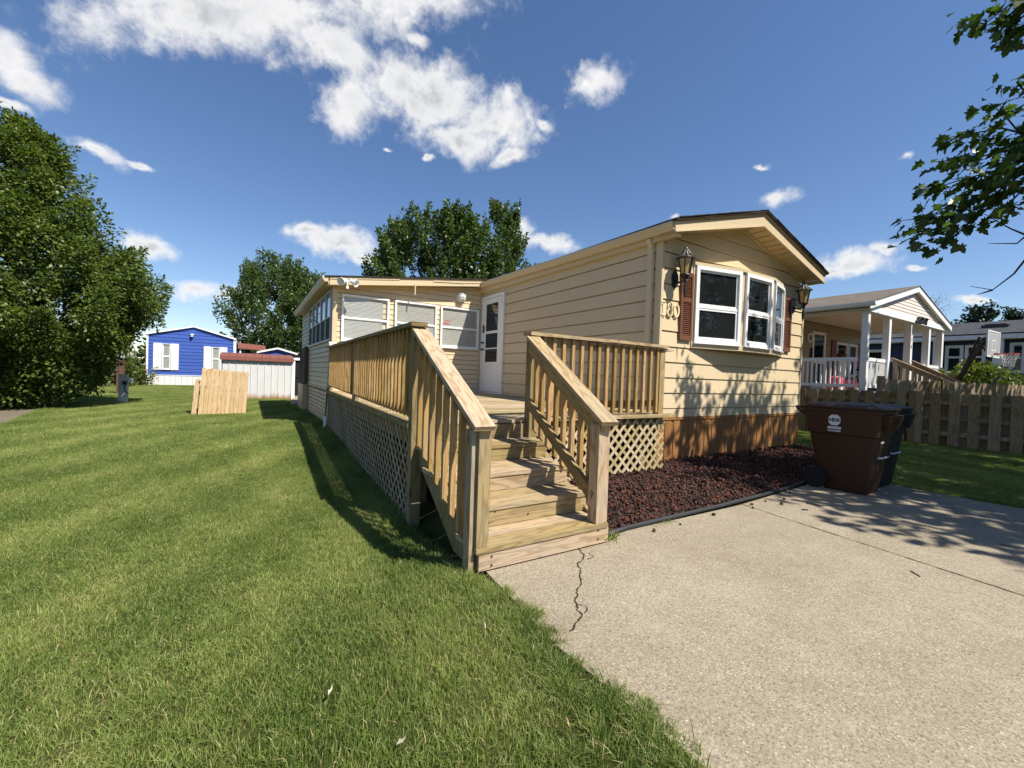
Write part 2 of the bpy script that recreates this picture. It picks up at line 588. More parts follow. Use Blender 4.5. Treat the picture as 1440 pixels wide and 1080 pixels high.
M['screen'] = flat('dark_screen', (0.012, 0.012, 0.012), 0.7, 0.2)
M['pane_sky_tint'] = pane('sky_tint_pane', (0.10, 0.12, 0.15), 0.03, 0.02)  # blue-grey body colour stands in for the reflected sky
M['glass'] = thin_glass('clear_glass')
M['shingle'] = None
M['deck'] = wood('treated_pine', (0.405, 0.300, 0.160), (0.225, 0.146, 0.060), 0.55)
M['baluster'] = wood('baluster_pine', (0.40, 0.25, 0.090), (0.26, 0.145, 0.040), 0.3, False)
M['deck_floor'] = wood('deck_floor_pine', (0.42, 0.325, 0.19), (0.27, 0.185, 0.09), 0.6)
M['rail'] = wood('weathered_rail_pine', (0.33, 0.24, 0.125), (0.18, 0.118, 0.05), 0.65, True, 0.75, 0.35)
M['lattice'] = wood('weathered_lattice_shaded', (0.42, 0.335, 0.205), (0.30, 0.225, 0.125), 0.5, False, 0.8)
M['lattice_lit'] = wood('lattice_pine_sunlit', (0.50, 0.40, 0.24), (0.36, 0.27, 0.14), 0.4, False, 0.8)  # paler copy of the side lattice wood, sunlight put into the colour
M['panel'] = wood('dog_ear_pine', (0.52, 0.365, 0.20), (0.42, 0.275, 0.13), 0.2, True, 0.8, tint=0.16)
M['fence'] = wood('grey_fence_cedar', (0.30, 0.225, 0.14), (0.18, 0.125, 0.07), 0.45, False, 0.85, 0.4)
M['ramp'] = wood('ramp_pine', (0.34, 0.25, 0.17), (0.24, 0.165, 0.10), 0.5, False, 0.8)
M['bin_brown'] = flat('brown_plastic', (0.046, 0.020, 0.010), 0.55, 0.25)
M['bin_black'] = flat('black_green_plastic', (0.012, 0.014, 0.013), 0.6, 0.2)
M['rubber'] = flat('black_rubber', (0.016, 0.016, 0.016), 0.75, 0.25)
M['hose'] = flat('edging_plastic', (0.022, 0.023, 0.025), 0.55, 0.4)
M['decal'] = flat('white_decal', (0.62, 0.62, 0.61), 0.5, 0.3)
M['ink'] = flat('black_ink', (0.012, 0.012, 0.012), 0.5, 0.3)
M['redink'] = flat('red_ink', (0.65, 0.10, 0.09), 0.6, 0.2)
M['digit'] = paint('cream_numeral', (0.76, 0.63, 0.40), 0.4, 0.03, 0.4)
M['blue'] = paint('blue_siding', (0.046, 0.098, 0.37), 0.45, 0.08, 0.35, board=0.10)
M['navy'] = paint('navy_siding', (0.030, 0.050, 0.095), 0.5, 0.10, 0.3, board=0.10)
M['tan'] = paint('tan_siding', (0.33, 0.255, 0.150), 0.5, 0.06, 0.3, board=0.05)
M['pinkgrey'] = paint('almond_gable', (0.70, 0.60, 0.54), 0.5, 0.05, 0.3, board=0.05)
M['ceil'] = paint('porch_ceiling', (0.66, 0.58, 0.46), 0.6, 0.04, 0.3)
M['red_shutter'] = paint('red_shutter', (0.20, 0.035, 0.025), 0.45, 0.08, 0.35)
M['roof_red'] = paint('red_brown_metal', (0.20, 0.072, 0.050), 0.45, 0.12, 0.4, (0.18, 0.06, 0.04), streak=0.25)
M['galv'] = flat('galvanised', (0.40, 0.42, 0.44), 0.45, 0.5, 0.4)
M['pedestal'] = paint('grey_pedestal', (0.56, 0.56, 0.55), 0.5, 0.08, 0.4)
M['brownpost'] = paint('brown_post', (0.11, 0.065, 0.045), 0.8, 0.15, 0.2)
M['green'] = flat('green_plastic', (0.010, 0.085, 0.060), 0.5, 0.4)
M['blind'] = None
M['toy_red'] = flat('pink_plastic', (0.72, 0.10, 0.14), 0.4, 0.4)
M['rim'] = flat('orange_rim', (0.48, 0.07, 0.045), 0.5, 0.4)
M['net'] = flat('white_net', (0.75, 0.74, 0.72), 0.8, 0.2)
M['board'] = flat('clear_backboard', (0.46, 0.47, 0.50), 0.2, 0.5)


def shingles(name, a, b):
    m, g, out = new_mat(name)
    p = pos(g)
    n = g.noise(p, 35.0, 4.0, 0.7)
    br = g.n('ShaderNodeTexBrick', {'Vector': g.n('ShaderNodeUVMap', uv_map='UVMap').outputs[0], 'Scale': 1.0, 'Brick Width': 0.3, 'Row Height': 0.14,
                                    'Mortar Size': 0.008, 'Color1': a, 'Color2': b, 'Mortar': tuple(x * 0.35 for x in a)})
    c = g.mix(1.0, br.outputs[0], g.ramp(n, [(0.3, 0.6), (0.7, 1.35)]), 'MULTIPLY')
    principled(g, out, c, 0.9, 0.15, n, 0.6, 0.01)
    return m


M['shingle'] = shingles('dark_shingles', (0.030, 0.024, 0.020), (0.045, 0.036, 0.030))
M['shingle_tan'] = shingles('brown_shingles', (0.135, 0.115, 0.095), (0.175, 0.15, 0.125))
M['shingle_grey'] = shingles('grey_shingles', (0.050, 0.053, 0.060), (0.070, 0.073, 0.080))


def blind_mat():
    m, g, out = new_mat('pleated_blind')
    p = pos(g)
    z = g.n('ShaderNodeSeparateXYZ', {0: p}).outputs[2]
    w = g.math('SINE', g.math('MULTIPLY', z, 210.0))
    n = g.noise(g.scale(p, (1.2, 1.2, 9.0)), 2.2, 4.0, 0.6)
    c = g.mix(n, (0.33, 0.322, 0.29), (0.46, 0.452, 0.415))
    principled(g, out, c, 0.7, 0.2, w, 0.5, 0.006)
    return m


M['blind'] = blind_mat()


def lawn_mat(name, blades):
    """mown lawn: broad mowing bands, patches, a few dry spots; the same field colours the soil sheet and the blades"""
    m, g, out = new_mat(name)
    p = pos(g)
    big = g.noise(g.scale(p, (0.55, 0.22, 1.0)), 1.0, 3.0, 0.55)
    mid = g.noise(g.scale(p, (2.2, 1.1, 1.0)), 1.0, 4.0, 0.6)
    small = g.noise(p, 7.0, 3.0, 0.6)
    f = g.math('ADD', g.math('ADD', g.math('MULTIPLY', big, 0.55), g.math('MULTIPLY', mid, 0.5)), g.math('MULTIPLY', small, 0.22))
    sx = g.n('ShaderNodeSeparateXYZ', {0: p}).outputs
    u = g.math('ADD', g.math('SUBTRACT', g.math('MULTIPLY', sx[0], 0.87), g.math('MULTIPLY', sx[1], 0.5)), g.math('MULTIPLY', g.noise(p, 0.6, 3.0, 0.6), 0.8))
    band = g.math('SINE', g.math('MULTIPLY', u, 5.6))
    f = g.math('ADD', f, g.math('MULTIPLY', band, 0.075))
    f = g.remap(f, 0.46, 0.82)
    if blades:
        r = g.n('ShaderNodeAttribute', attribute_name='rnd').outputs['Fac']
        f = g.math('ADD', g.math('MULTIPLY', f, 0.55), g.math('MULTIPLY', g.math('POWER', r, 1.6), 0.62), clamp=True)
        c = g.ramp(f, [(0.0, (0.076, 0.126, 0.022)), (0.45, (0.170, 0.230, 0.050)), (0.85, (0.335, 0.37, 0.115)), (1.0, (0.50, 0.48, 0.21))])
        dry = g.math('GREATER_THAN', r, g.math('SUBTRACT', 0.93, g.math('MULTIPLY', g.remap(mid, 0.5, 0.75), 0.16)))
        c = g.mix(g.math('MULTIPLY', dry, 0.9), c, (0.44, 0.37, 0.19))
        pb = g.n('ShaderNodeBsdfPrincipled', {'Base Color': c, 'Roughness': 0.55})
        pb.inputs['Specular IOR Level'].default_value = 0.3
        tl = g.n('ShaderNodeBsdfTranslucent', {'Color': g.mix(1.0, c, (1.3, 1.4, 0.6), 'MULTIPLY')})
        mx = g.n('ShaderNodeMixShader', {0: 0.3, 1: pb.outputs[0], 2: tl.outputs[0]})
        g.t.links.new(mx.outputs[0], out.inputs[0])
    else:
        c = g.ramp(f, [(0.0, (0.026, 0.034, 0.008)), (0.5, (0.046, 0.052, 0.015)), (1.0, (0.085, 0.080, 0.030))])
        principled(g, out, c, 0.95, 0.05, small, 0.6, 0.03)
    return m


def concrete_mat(name, tint=1.0, dark=False):
    m, g, out = new_mat(name)
    p = pos(g)
    base = g.noise(p, 0.9, 5.0, 0.6)
    mid = g.noise(p, 5.0, 5.0, 0.65)
    v1 = g.n('ShaderNodeTexVoronoi', {'Vector': p, 'Scale': 135.0})
    v2 = g.n('ShaderNodeTexVoronoi', {'Vector': p, 'Scale': 72.0})
    s1 = g.n('ShaderNodeSeparateColor', {0: v1.outputs['Color']}).outputs
    s2 = g.n('ShaderNodeSeparateColor', {0: v2.outputs['Color']}).outputs
    c = g.ramp(g.math('ADD', g.math('MULTIPLY', base, 0.6), g.math('MULTIPLY', mid, 0.4)),
               [(0.28, (0.222 * tint, 0.183 * tint, 0.126 * tint)), (0.72, (0.338 * tint, 0.292 * tint, 0.220 * tint))])
    c = g.mix(1.0, c, g.ramp(s1[0], [(0.0, 0.55), (0.25, 0.88), (0.8, 1.05), (1.0, 1.32)]), 'MULTIPLY')
    peb = g.math('MULTIPLY', g.math('GREATER_THAN', s2[1], 0.80), g.remap(v2.outputs['Distance'], 0.30, 0.42, 1, 0))
    pc = g.ramp(s2[0], [(0.0, (0.19, 0.14, 0.09)), (0.5, (0.38, 0.33, 0.25)), (1.0, (0.52, 0.48, 0.40))])
    c = g.mix(g.math('MULTIPLY', peb, 0.75), c, pc)
    pit = g.noise(p, 130.0, 2.0, 0.6)
    c = g.mix(g.remap(pit, 0.62, 0.74, 0, 0.6), c, (0.10, 0.08, 0.055))
    st = g.noise(p, 2.4, 5.0, 0.7)
    c = g.mix(g.remap(st, 0.58, 0.80, 0, 0.42), c, (0.17, 0.135, 0.09))
    fe = g.noise(g.scale(p, (0.35, 1.6, 1.0)), 1.0, 4.0, 0.6)
    c = g.mix(g.remap(fe, 0.52, 0.72, 0, 0.30), c, (0.19, 0.16, 0.12))
    h = g.math('SUBTRACT', g.math('ADD', g.math('MULTIPLY', s1[0], 0.5), g.math('MULTIPLY', peb, 0.5)), pit)
    principled(g, out, c, 0.85, 0.2, h, 0.5, 0.005)
    return m


M['lawn'] = lawn_mat('lawn_soil', False)
M['blade'] = lawn_mat('grass_blades', True)
M['concrete'] = concrete_mat('aggregate_concrete')
M['asphalt'] = concrete_mat('old_asphalt', 0.55)
M['crack'] = flat('crack_dark', (0.035, 0.028, 0.020), 0.95, 0.05)  # near-black colour of the cracks, the joint and the panel stain


def rock_mat():
    m, g, out = new_mat('lava_rock')
    r = g.n('ShaderNodeObjectInfo').outputs['Random']
    n = g.noise(g.n('ShaderNodeTexCoord').outputs['Object'], 55.0, 4.0, 0.7)
    c = g.ramp(r, [(0.0, (0.026, 0.021, 0.020)), (0.30, (0.055, 0.038, 0.034)), (0.5, (0.100, 0.042, 0.029)), (0.75, (0.150, 0.056, 0.034)), (1.0, (0.085, 0.066, 0.060))])
    c = g.mix(1.0, c, g.ramp(n, [(0.3, 0.45), (0.7, 1.5)]), 'MULTIPLY')
    principled(g, out, c, 0.9, 0.2, n, 1.0, 0.006)
    return m


M['rock'] = rock_mat()
M['bed'] = flat('soil_and_deck_shade', (0.045, 0.024, 0.020), 0.95, 0.1)
M['leaf_pear'] = leafmat('pear_leaves', (0.034, 0.060, 0.012), (0.150, 0.190, 0.040), 0.30, 0.28)
M['leaf_maple'] = leafmat('maple_leaves', (0.022, 0.050, 0.012), (0.075, 0.120, 0.030), 0.35, 0.4)
M['leaf_far'] = leafmat('far_maple_leaves', (0.030, 0.058, 0.016), (0.110, 0.152, 0.042), 0.30, 0.4)
M['leaf_bush'] = leafmat('bush_leaves', (0.035, 0.062, 0.010), (0.135, 0.175, 0.030), 0.3, 0.4, (0.30, 0.20, 0.05))
M['needle'] = leafmat('pine_needles', (0.012, 0.028, 0.016), (0.040, 0.070, 0.040), 0.15, 0.2)
M['bark'] = bark('bark', (0.045, 0.035, 0.026), (0.14, 0.115, 0.09))
M['twig'] = bark('twig_bark', (0.020, 0.016, 0.013), (0.060, 0.048, 0.038))

# ------------------------------------------------------------------ ground
def smooth(t):
    t = max(0.0, min(1.0, t))
    return t * t * (3 - 2 * t)


def ground_z(x, y):
    """the lawn dips a little along the deck and lies just below the slab"""
    if x < 1.45:
        a = smooth((y - 2.3) / 1.2) * (1 - smooth((y - 4.6) / 5.6))
        k = 1 - smooth((1.0 - x) / 3.0)
        return -0.014 - 0.105 * a * k
    return -0.014


def build_ground():
    xs = [-420, -200, -90, -45, -30] + [-22 + 0.75 * i for i in range(29)] + [-0.2 + 0.2 * i for i in range(9)] + [1.6, 2.2, 3, 4.5, 6, 7.5, 10, 14, 20, 30, 50, 100, 200, 420]
    ys = [-300, -120, -50, -20, -10, -5, -2] + [-1 + 0.4 * i for i in range(38)] + [14.5, 15.5, 17, 19, 22, 26, 32, 40, 60, 100, 200, 420]
    xs = sorted(set(round(x, 3) for x in xs)); ys = sorted(set(round(y, 3) for y in ys))
    v = [(x, y, ground_z(x, y)) for y in ys for x in xs]
    nx = len(xs)
    f = [(j * nx + i, j * nx + i + 1, (j + 1) * nx + i + 1, (j + 1) * nx + i) for j in range(len(ys) - 1) for i in range(nx - 1)]
    me = bpy.data.meshes.new('lawn')
    me.from_pydata(v, [], f)
    me.materials.append(M['lawn'])
    o = bpy.data.objects.new('lawn', me)
    COL.objects.link(o)
    tag(o, 'wide mown green lawn around the houses', 'lawn', kind='structure')


build_ground()
SLAB = [(1.37, 2.47), (1.30, 1.6), (1.34, 0.83), (1.36, -1.0), (1.36, -7.0), (7.46, -7.0), (7.44, 0.0), (7.43, 1.0), (7.44, 1.9), (7.50, 2.22),
        (7.30, 2.55), (6.6, 2.70), (6.2, 2.685), (4.5, 2.56), (2.81, 2.57), (2.45, 2.50)]
mb = MB()
mb.prism([(x, y, -0.10) for x, y in SLAB], (0, 0, 0.10))
tag(mb.build('driveway', M['concrete']), 'pale exposed aggregate concrete driveway', 'driveway', kind='structure')


def ribbon(pts, w, z, name, seed, label):
    """a ragged crack lying on the slab"""
    rr = random.Random(seed)
    P = []
    for (a, b) in zip(pts[:-1], pts[1:]):
        n = max(2, int((Vector(b) - Vector(a)).length / 0.018))
        for i in range(n):
            t = i / n
            P.append((a[0] + (b[0] - a[0]) * t + rr.uniform(-.008, .008), a[1] + (b[1] - a[1]) * t + rr.uniform(-.008, .008)))
    P.append(pts[-1])
    mb = MB()
    pr = None
    for i in range(len(P)):
        a, b = P[max(i - 1, 0)], P[min(i + 1, len(P) - 1)]
        t = Vector((b[0] - a[0], b[1] - a[1], 0)).normalized()
        nn = Vector((-t.y, t.x, 0))
        ww = w * rr.uniform(0.25, 1.0) * (0.35 if i in (0, len(P) - 1) else 1)
        c = Vector((P[i][0], P[i][1], z))
        cur = (c - nn * ww, c + nn * ww)
        if pr:
            mb.poly([pr[0], cur[0], cur[1], pr[1]], None, 0.5)
        pr = cur
    o = mb.build(name, M['crack'])
    return tag(o, label, 'crack', kind='structure')


ribbon([(2.17, 2.46), (2.13, 2.36), (2.08, 2.30), (1.99, 2.26), (1.95, 2.19), (1.90, 2.13), (1.82, 2.03), (1.72, 1.95), (1.65, 1.88), (1.60, 1.80), (1.58, 1.74), (1.50, 1.70), (1.42, 1.655)],
       0.0065, 0.004, 'driveway_crack', 3, 'jagged dark crack in the concrete below the steps')
ribbon([(2.19, 2.37), (2.17, 2.30), (2.10, 2.27)], 0.004, 0.004, 'driveway_crack', 4, 'short side crack of the driveway by the steps')
ribbon([(1.62, 1.84), (1.67, 1.80), (1.60, 1.75)], 0.004, 0.004, 'driveway_crack', 5, 'small triangular break at the driveway crack')
mb = MB()
rr = random.Random(5)
pr = None
for i in range(160):
    t = i / 159
    y = 2.555 - 7.5 * t
    x = 4.543 - 0.1435 * (2.555 - y) + rr.uniform(-.003, .003)
    w = rr.uniform(0.0025, 0.0065)
    cur = (Vector((x - w, y, 0.004)), Vector((x + w, y, 0.004)))
    if pr:
        mb.poly([pr[0], cur[0], cur[1], pr[1]], None, .5)
    pr = cur
tag(mb.build('driveway_joint', M['crack']), 'dark control joint across the driveway', 'joint', kind='structure')

mb = MB()
mb.prism([(-30, 11.5, -0.03), (-4.05, 12.1, -0.03), (-4.35, 14.2, -0.03), (-4.75, 16.8, -0.03), (-5.3, 19.2, -0.03), (-7.5, 20.5, -0.03), (-30, 24.0, -0.03)], (0, 0, 0.026))
tag(mb.build('path', M['asphalt']), 'grey worn path at the left edge of the lawn', 'path', kind='structure')
mb = MB()
mb.prism([(1.30, 16.9, -0.06), (2.6, 16.9, -0.06), (2.9, 25.0, -0.06), (1.66, 25.0, -0.06), (1.64, 20.2, -0.06)], (0, 0, 0.10))
tag(mb.build('shed_walk', M['concrete']), 'pale concrete walk between shed and sunroom', 'walk', kind='structure')
BED = [(2.55, 2.60), (4.5, 2.63), (6.1, 2.74), (6.6, 2.80), (7.3, 2.72), (8.2, 3.1), (9.3, 3.75), (9.86, 4.3), (9.86, 4.50), (5.2, 4.50), (2.2, 4.6), (2.2, 3.2)]
mb = MB()
mb.prism([(x, y, -0.05) for x, y in BED], (0, 0, 0.062))
tag(mb.build('rock_bed', M['bed']), 'dark soil under the lava rock', 'bed', kind='structure')


def inside(x, y, P):
    c = False
    j = len(P) - 1
    for i in range(len(P)):
        if (P[i][1] > y) != (P[j][1] > y) and x < (P[j][0] - P[i][0]) * (y - P[i][1]) / (P[j][1] - P[i][1]) + P[i][0]:
            c = not c
        j = i
    return c


# ------------------------------------------------------------------ instanced stuff (grass, lava rock)
def scatter(name, protos, pts, rots, scls, idx, mat_unused, label, cat):
    """one object of kind stuff: proto meshes stood on points with geometry nodes"""
    pc = bpy.data.collections.new(name + '_sources')
    for k, me in enumerate(protos):
        o = bpy.data.objects.new('%s_source_%02d' % (name, k), me)
        pc.objects.link(o)
    me = bpy.data.meshes.new(name)
    n = len(pts)
    me.vertices.add(n)
    me.vertices.foreach_set('co', np.asarray(pts, dtype=np.float32).ravel())
    for nm, data, typ, key in (('rotv', rots, 'FLOAT_VECTOR', 'vector'), ('sclv', scls, 'FLOAT_VECTOR', 'vector'), ('pick', idx, 'INT', 'value')):
        a = me.attributes.new(nm, typ, 'POINT')
        a.data.foreach_set(key, np.asarray(data, dtype=np.int32 if typ == 'INT' else np.float32).ravel())
    o = bpy.data.objects.new(name, me)
    COL.objects.link(o)
    ng = bpy.data.node_groups.new(name + '_nodes', 'GeometryNodeTree')
    ng.interface.new_socket('Geometry', in_out='INPUT', socket_type='NodeSocketGeometry')
    ng.interface.new_socket('Geometry', in_out='OUTPUT', socket_type='NodeSocketGeometry')
    N, Lk = ng.nodes, ng.links
    gi, go = N.new('NodeGroupInput'), N.new('NodeGroupOutput')
    ci = N.new('GeometryNodeCollectionInfo')
    ci.inputs['Collection'].default_value = pc
    ci.inputs['Separate Children'].default_value = True
    ci.inputs['Reset Children'].default_value = True
    iop = N.new('GeometryNodeInstanceOnPoints')
    iop.inputs['Pick Instance'].default_value = True

    def attr(nm, typ):
        a = N.new('GeometryNodeInputNamedAttribute')
        a.data_type = typ
        a.inputs[0].default_value = nm
        return a.outputs[0]
    e2r = N.new('FunctionNodeEulerToRotation')
    Lk.new(attr('rotv', 'FLOAT_VECTOR'), e2r.inputs[0])
    Lk.new(gi.outputs[0], iop.inputs['Points'])
    Lk.new(ci.outputs[0], iop.inputs['Instance'])
    Lk.new(attr('pick', 'INT'), iop.inputs['Instance Index'])
    Lk.new(e2r.outputs[0], iop.inputs['Rotation'])
    Lk.new(attr('sclv', 'FLOAT_VECTOR'), iop.inputs['Scale'])
    Lk.new(iop.outputs[0], go.inputs[0])
    md = o.modifiers.new('scatter', 'NODES')
    md.node_group = ng
    return tag(o, label, cat, kind='stuff')


def grass_patch(k, size, count, h0, h1, w):
    r = np.random.default_rng(100 + k)
    v, f, rn = [], [], []
    for _ in range(count):
        x, y = r.uniform(-size / 2, size / 2, 2)
        a = r.uniform(0, 2 * math.pi)
        h = r.uniform(h0, h1) * (1.0 if r.random() < .93 else 1.5)
        lean = abs(r.normal(0, 0.95)) * h
        la = r.uniform(0, 2 * math.pi)
        lx, ly = math.cos(la) * lean, math.sin(la) * lean
        ww = w * r.uniform(0.6, 1.25)
        dx, dy = math.cos(a) * ww / 2, math.sin(a) * ww / 2
        i = len(v)
        v += [(x - dx, y - dy, -0.012), (x + dx, y + dy, -0.012), (x + dx * .8 + lx * .4, y + dy * .8 + ly * .4, h * .62), (x - dx * .8 + lx * .4, y - dy * .8 + ly * .4, h * .62), (x + lx, y + ly, h)]
        f += [(i, i + 1, i + 2, i + 3), (i + 3, i + 2, i + 4)]
        q = r.random()
        rn += [q, q]
    me = bpy.data.meshes.new('grass_patch')
    me.from_pydata(v, [], f)
    at = me.attributes.new('rnd', 'FLOAT', 'FACE')
    at.data.foreach_set('value', np.array(rn, dtype=np.float32))
    me.materials.append(M['blade'])
    return me


DECK_L = lambda y: 1.366 + 0.0386 * (y - 3.85)
PATH_P = [(-30, 11.5), (-4.05, 12.1), (-4.35, 14.2), (-4.75, 16.8), (-5.3, 19.2), (-7.5, 20.5), (-30, 24.0)]


def grassy(x, y):
    if inside(x, y, PATH_P): return False
    if x < 1.7:
        if y < 2.44: return x < 1.350 + 0.026 * math.sin(y * 7.3) + 0.020 * math.sin(y * 23 + 1) + 0.014 * math.sin(y * 51)
        if y < 3.9: return x < 1.27
        if y < 10.4: return x < DECK_L(y) - 0.04
        if y < 17: return x < 1.60
        if y < 20.3: return x < 1.30
        if y < 22.8 and -0.95 < x: return False
        return x < 1.6
    if x > 7.40:
        if inside(x, y, BED) or inside(x, y, SLAB): return False
        if y > 2.6 and x < 7.5: return False
        if 5.3 < x < 9.95 and y > 4.4: return False
        return x > 7.45 or y > 2.6
    return False


def build_grass():
    protos = [grass_patch(k, 0.345, 1900, 0.012, 0.033, 0.0032) for k in range(6)]
    protos += [grass_patch(20 + k, 0.69, 3700, 0.020, 0.042, 0.0052) for k in range(4)]
    protos += [grass_patch(40 + k, 0.06, 50, 0.022, 0.048, 0.0034) for k in range(4)]
    pts, rot, scl, idx = [], [], [], []
    rr = random.Random(11)

    def add(x, y, k, s):
        pts.append((x, y, ground_z(x, y)))
        rot.append((0, 0, rr.uniform(0, 6.283)))
        scl.append(s)
        idx.append(k)
    edge = []
    st = 0.25
    for i in range(int(34 / st)):
        for j in range(int(9.5 / st)):
            x, y = -12 + i * st, -1.5 + j * st
            # only ground near the viewpoint needs the fine patches
            if x > 15: continue
            q = [grassy(x + a * .13, y + b * .13) for a in (-1, 1) for b in (-1, 1)]
            if all(q):
                s = rr.uniform(0.9, 1.12)
                add(x + rr.uniform(-.03, .03), y + rr.uniform(-.03, .03), rr.randrange(6), (1, 1, s * (1 + 0.25 * math.sin(x * 2.1 + 1.3 * math.sin(y * 1.7)))))
            elif any(q):
                edge.append((x, y))
    st = 0.5
    for i in range(int(40 / st)):
        for j in range(int(34 / st)):
            x, y = -24 + i * st, 8.0 + j * st
            q = [grassy(x + a * .24, y + b * .24) for a in (-1, 1) for b in (-1, 1)]
            sc = 1.0
            if all(q):
                add(x, y, 6 + rr.randrange(4), (1, 1, rr.uniform(0.9, 1.1)))
            elif any(q):
                edge += [(x + a * .125, y + b * .125) for a in (-1, 1) for b in (-1, 1)]
    for x, y in edge:
        for _ in range(44):
            a, b = x + rr.uniform(-.14, .14), y + rr.uniform(-.14, .14)
            if grassy(a, b):
                add(a, b, 10 + rr.randrange(4), (1, 1, rr.uniform(0.8, 1.35)))
    scatter('grass', protos, pts, rot, scl, idx, None, 'short mown grass blades covering the lawn', 'grass')


build_grass()


def build_rocks():
    protos = []
    for k in range(10):
        r = np.random.default_rng(300 + k)
        bm = bmesh.new()
        bmesh.ops.create_icosphere(bm, subdivisions=2, radius=1.0)
        d = [r.normal(0, 1, 3) for _ in range(7)]
        sq = (r.uniform(.8, 1.25), r.uniform(.7, 1.0), r.uniform(.55, .85))
        for v in bm.verts:
            p = v.co.copy()
            s = 1.0
            for q in d:
                q = Vector(q).normalized()
                t = p.dot(q)
                if t > 0.62: s -= (t - 0.62) * 0.85
            s *= 1 + r.uniform(-.10, .10)
            v.co = Vector((p.x * sq[0], p.y * sq[1], p.z * sq[2])) * s
        me = bpy.data.meshes.new('lava_rock')
        bm.to_mesh(me)
        bm.free()
        me.materials.append(M['rock'])
        protos.append(me)
    rr = random.Random(21)
    pts, rot, scl, idx = [], [], [], []

    def add(x, y, z, s):
        pts.append((x, y, z)); rot.append([rr.uniform(0, 6.28) for _ in range(3)]); scl.append((s, s, s)); idx.append(rr.randrange(10))
    n = 0
    while n < 8600:
        x, y = rr.uniform(2.3, 9.9), rr.uniform(2.55, 4.6)
        if not inside(x, y, BED): continue
        if x > 6.5 and rr.random() < 0.35: continue
        if x < 2.5 and y < 4.1: continue
        s = rr.uniform(0.010, 0.024) * (1.25 if rr.random() < .12 else 1)
        add(x, y, 0.012 + rr.uniform(0.0, 0.040) + 0.02 * smooth((y - 2.6) / 1.0), s)
        n += 1
    for x, y in [(3.35, 2.44), (4.95, 2.36), (4.5, 2.42), (5.2, 2.45), (4.9, 2.50), (3.9, 2.47), (4.62, 2.50), (5.55, 2.56), (3.0, 2.44)]:
        add(x, y, 0.012, rr.uniform(.012, .024))
    scatter('lava_rock_bed', protos, pts, rot, scl, idx, None, 'dark red and black lava rock mulch before the brown skirting', 'lava rock')


build_rocks()

mb = MB()
hp = [(2.40, 2.62, .02), (2.55, 2.545, .028), (2.81, 2.575, .03), (3.4, 2.585, .03), (4.3, 2.595, .032), (5.2, 2.64, .03), (5.8, 2.67, .03), (6.3, 2.74, .03), (6.8, 2.83, .03), (7.4, 2.76, .03)]
mb.tube([(a, b, c - .008) for a, b, c in hp], 0.021, 10)
tag(mb.build('lawn_edging', M['hose'], None, True), 'dark grey tubular plastic edging along the lava rock', 'edging')

# ------------------------------------------------------------------ siding
def lap(mb, A, D, n, L, z0, z1, course, proud=0.018, lim=None, gap=None):
    """lap siding: every course is a tilted board whose lower edge stands proud"""
    A, D, n = Vector(A), Vector(D).normalized(), Vector(n).normalized()
    z = z0
    k = 0
    gap = course * .05 if gap is None else gap
    while z < z1 - 1e-4:
        zt = min(z + course, z1)
        zg = zt - gap
        a0, b0 = lim(z) if lim else (0, L)
        a1, b1 = lim(zt) if lim else (0, L)
        if b0 - a0 > 0.02:
            if b1 < a1:
                a1 = b1 = (a1 + b1) / 2
            P = lambda s, zz, o: (A.x + D.x * s + n.x * o, A.y + D.y * s + n.y * o, zz)
            r = random.random()
            fr = min(1.0, (zt - z) / course)
            mb.poly([P(a0, z, proud), P(b0, z, proud), P(b1, zg, proud * (1 - fr) + 0.002), P(a1, zg, proud * (1 - fr) + 0.002)], None, r)
            # the dark slot under the lip of the next course
            mb.poly([P(a1, zg, proud * (1 - fr) + 0.002), P(b1, zg, proud * (1 - fr) + 0.002), P(b1, zg, -.03), P(a1, zg, -.03)], None, r)
            mb.poly([P(a1, zg, -.03), P(b1, zg, -.03), P(b1, zt, -.03), P(a1, zt, -.03)], None, r)
            mb.poly([P(a0, z, -.03), P(b0, z, -.03), P(b0, z, proud), P(a0, z, proud)], None, r)
            mb.poly([P(a0, z, 0.0), P(a0, z, proud), P(a1, zt, 0.002)], None, r)
            mb.poly([P(b0, z, 0.0), P(b0, z, proud), P(b1, zt, 0.002)], None, r)
        z = zt
        k += 1


# ------------------------------------------------------------------ main home
HX0, HX1, HY0, HY1 = 5.43, 9.88, 4.47, 17.5
AX = 7.62
def under_z(x):
    return 3.49 + (4.10 - 3.49) * (x - 5.25) / (AX - 5.25) if x < AX else 4.10 - (4.10 - 3.40) * (x - AX) / (9.95 - AX)


home = thing('mobile_home', 'cream mobile home with brown skirting, bay window and white side door', 'mobile home', (7.65, 4.47, 0))


def gable_lim(z):
    if z <= 3.40: return (0.0, HX1 - HX0)
    xl = 5.25 + (z - 3.49) / (4.10 - 3.49) * (AX - 5.25)
    xr = AX + (4.10 - z) / (4.10 - 3.40) * (9.95 - AX)
    return (max(0.0, xl - HX0), min(HX1, xr) - HX0)


